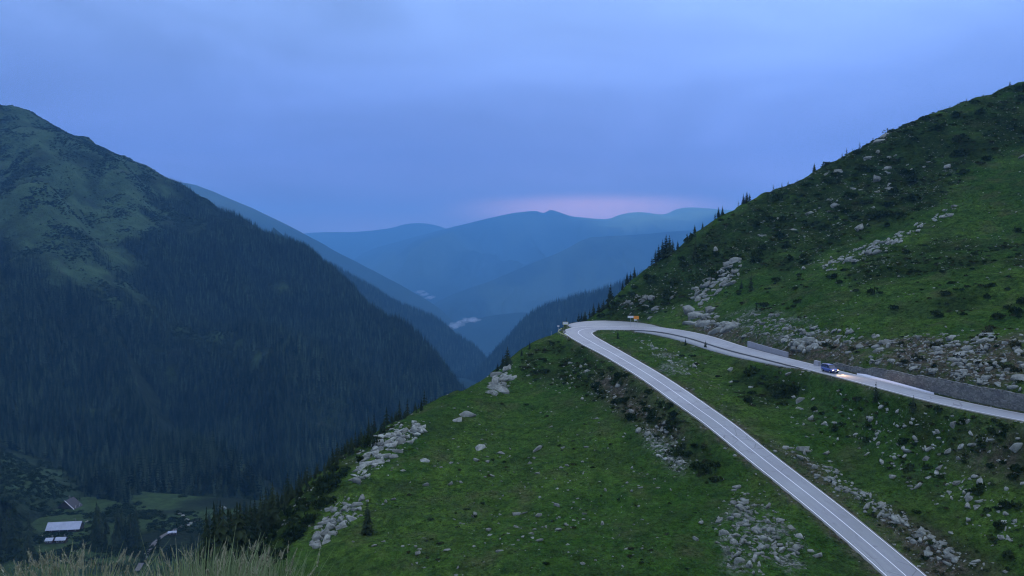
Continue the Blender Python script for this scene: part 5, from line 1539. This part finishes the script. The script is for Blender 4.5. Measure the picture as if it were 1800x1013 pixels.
# ------------------------------------------------------------------ tall grass at the photographer's feet
def foreground_grass():
    r = random.Random(5); V = []; F = []; MI = []
    def ribbon(base, h, lean, az, w, face, segs=6, mi=0, curl=1.6):
        n0 = len(V); d = Vector((math.cos(az), math.sin(az), 0)); sd_ = Vector((math.cos(face), math.sin(face), 0))
        for k in range(segs + 1):
            t = k / segs
            c = base + Vector((0, 0, h * (t - .18 * lean * t ** 3))) + d * (h * lean * t ** curl)
            ww_ = w * (1 - t ** 1.7) * .5 + .0004
            V.append(c - sd_ * ww_); V.append(c + sd_ * ww_)
        for k in range(segs):
            F.append((n0 + 2 * k, n0 + 2 * k + 1, n0 + 2 * k + 3, n0 + 2 * k + 2)); MI.append(mi)
        return c, d
    def envelope(u):
        xs = [-80, 0, 40, 110, 165, 185, 240, 300, 325, 380, 430, 500, 530, 560, 620]
        vs = [1000, 998, 985, 968, 968, 1000, 1006, 985, 962, 972, 974, 970, 1006, 1030, 1050]
        return float(np.interp(u, xs, vs))
    for k in range(3300):
        y = r.uniform(2.6, 5.6); u = r.uniform(-120, 490) if r.random() < .75 else r.uniform(300, 485)
        a, _ = ray(u, 900); x = float(a) * y
        zg = float(h_at(x, y))
        top = float(ray(u, envelope(u) + abs(r.gauss(0, 30)) - 6)[1]) * y
        h = top - zg
        if h < .12 or h > 1.8: continue
        dens = (.95 if u > 300 else (.30 if u > 175 else (.42 if u > 30 else .2))) * (1.0 if math.sin(u * .11) + math.sin(u * .043 + y * 2) > -.6 else .35)
        if r.random() > dens: continue
        base = Vector((x, y, zg - .03))
        lean = abs(r.gauss(.16, .16)) * (1 if u < 400 else .6); az = r.uniform(0, 6.28)
        ribbon(base, h * (1 + .1 * lean), lean, az, r.uniform(.008, .018), r.gauss(0, .6), mi=0 if r.random() < .86 else 1)
    # seed-bearing stalks
    for k in range(230):
        y = r.uniform(3.0, 5.6); u = r.choice([r.uniform(20, 180), r.uniform(20, 180), r.uniform(180, 500), r.uniform(300, 500)])
        a, _ = ray(u, 900); x = float(a) * y; zg = float(h_at(x, y))
        top = float(ray(u, envelope(u) + r.uniform(-12, 22))[1]) * y
        h = top - zg
        if h < .2 or h > 1.8: continue
        c, d = ribbon(Vector((x, y, zg)), h, abs(r.gauss(.12, .12)), r.uniform(0, 6.28), .0035, 0, 7, 1, 2.0)
        L = r.uniform(.05, .11)
        up = (Vector((0, 0, 1)) + d * r.uniform(.1, .9)).normalized()
        for q in range(34):
            t = r.random(); e_ = Vector((r.gauss(0, 1), r.gauss(0, 1), r.gauss(.5, .6))).normalized()
            b0 = c - up * (L * (1 - t)) ; s_ = r.uniform(.007, .016) * (1 - .6 * t)
            tip = b0 + (up * .8 + e_ * .7) * s_ * 1.6; sd_ = up.cross(e_).normalized() * s_ * .3
            n0 = len(V); V.extend([b0 - sd_, b0 + sd_, tip]); F.append((n0, n0 + 1, n0 + 2)); MI.append(2)
    a_ = simple("tall_grass", (0.165, 0.225, 0.090), .8, var=.35, scale=4)
    b_ = simple("straw", (0.30, 0.30, 0.17), .85, var=.3, scale=4)
    c_ = simple("seed_heads", (0.34, 0.33, 0.21), .9, var=.25, scale=8)
    o = mesh_from("tall_grass", V, F, None, False, mats=[a_, b_, c_], mat_idx=MI)
    tag(o, "tall seeding grass at the photographer's feet, bottom left", kind="stuff")
foreground_grass()

# ------------------------------------------------------------------ haze
def haze_box(density, color):
    lo, hi = (-14500, -300, -2700), (14500, 19800, 1050)
    mb = MB(); mb.box([(a + b) / 2 for a, b in zip(lo, hi)], [b - a for a, b in zip(lo, hi)])
    t = NT("haze_air"); t.n.remove(t.b)
    pv = t.node("ShaderNodeVolumePrincipled")
    pv.inputs["Color"].default_value = (*color, 1); pv.inputs["Density"].default_value = density; pv.inputs["Anisotropy"].default_value = 0.0
    t.l.new(pv.outputs[0], t.n["Material Output"].inputs["Volume"])
    o = mb.build("haze", t.m)
    tag(o, "blue evening haze filling the valley", kind="stuff")
haze_box(0.000088, (0.23, 0.60, 1.0))
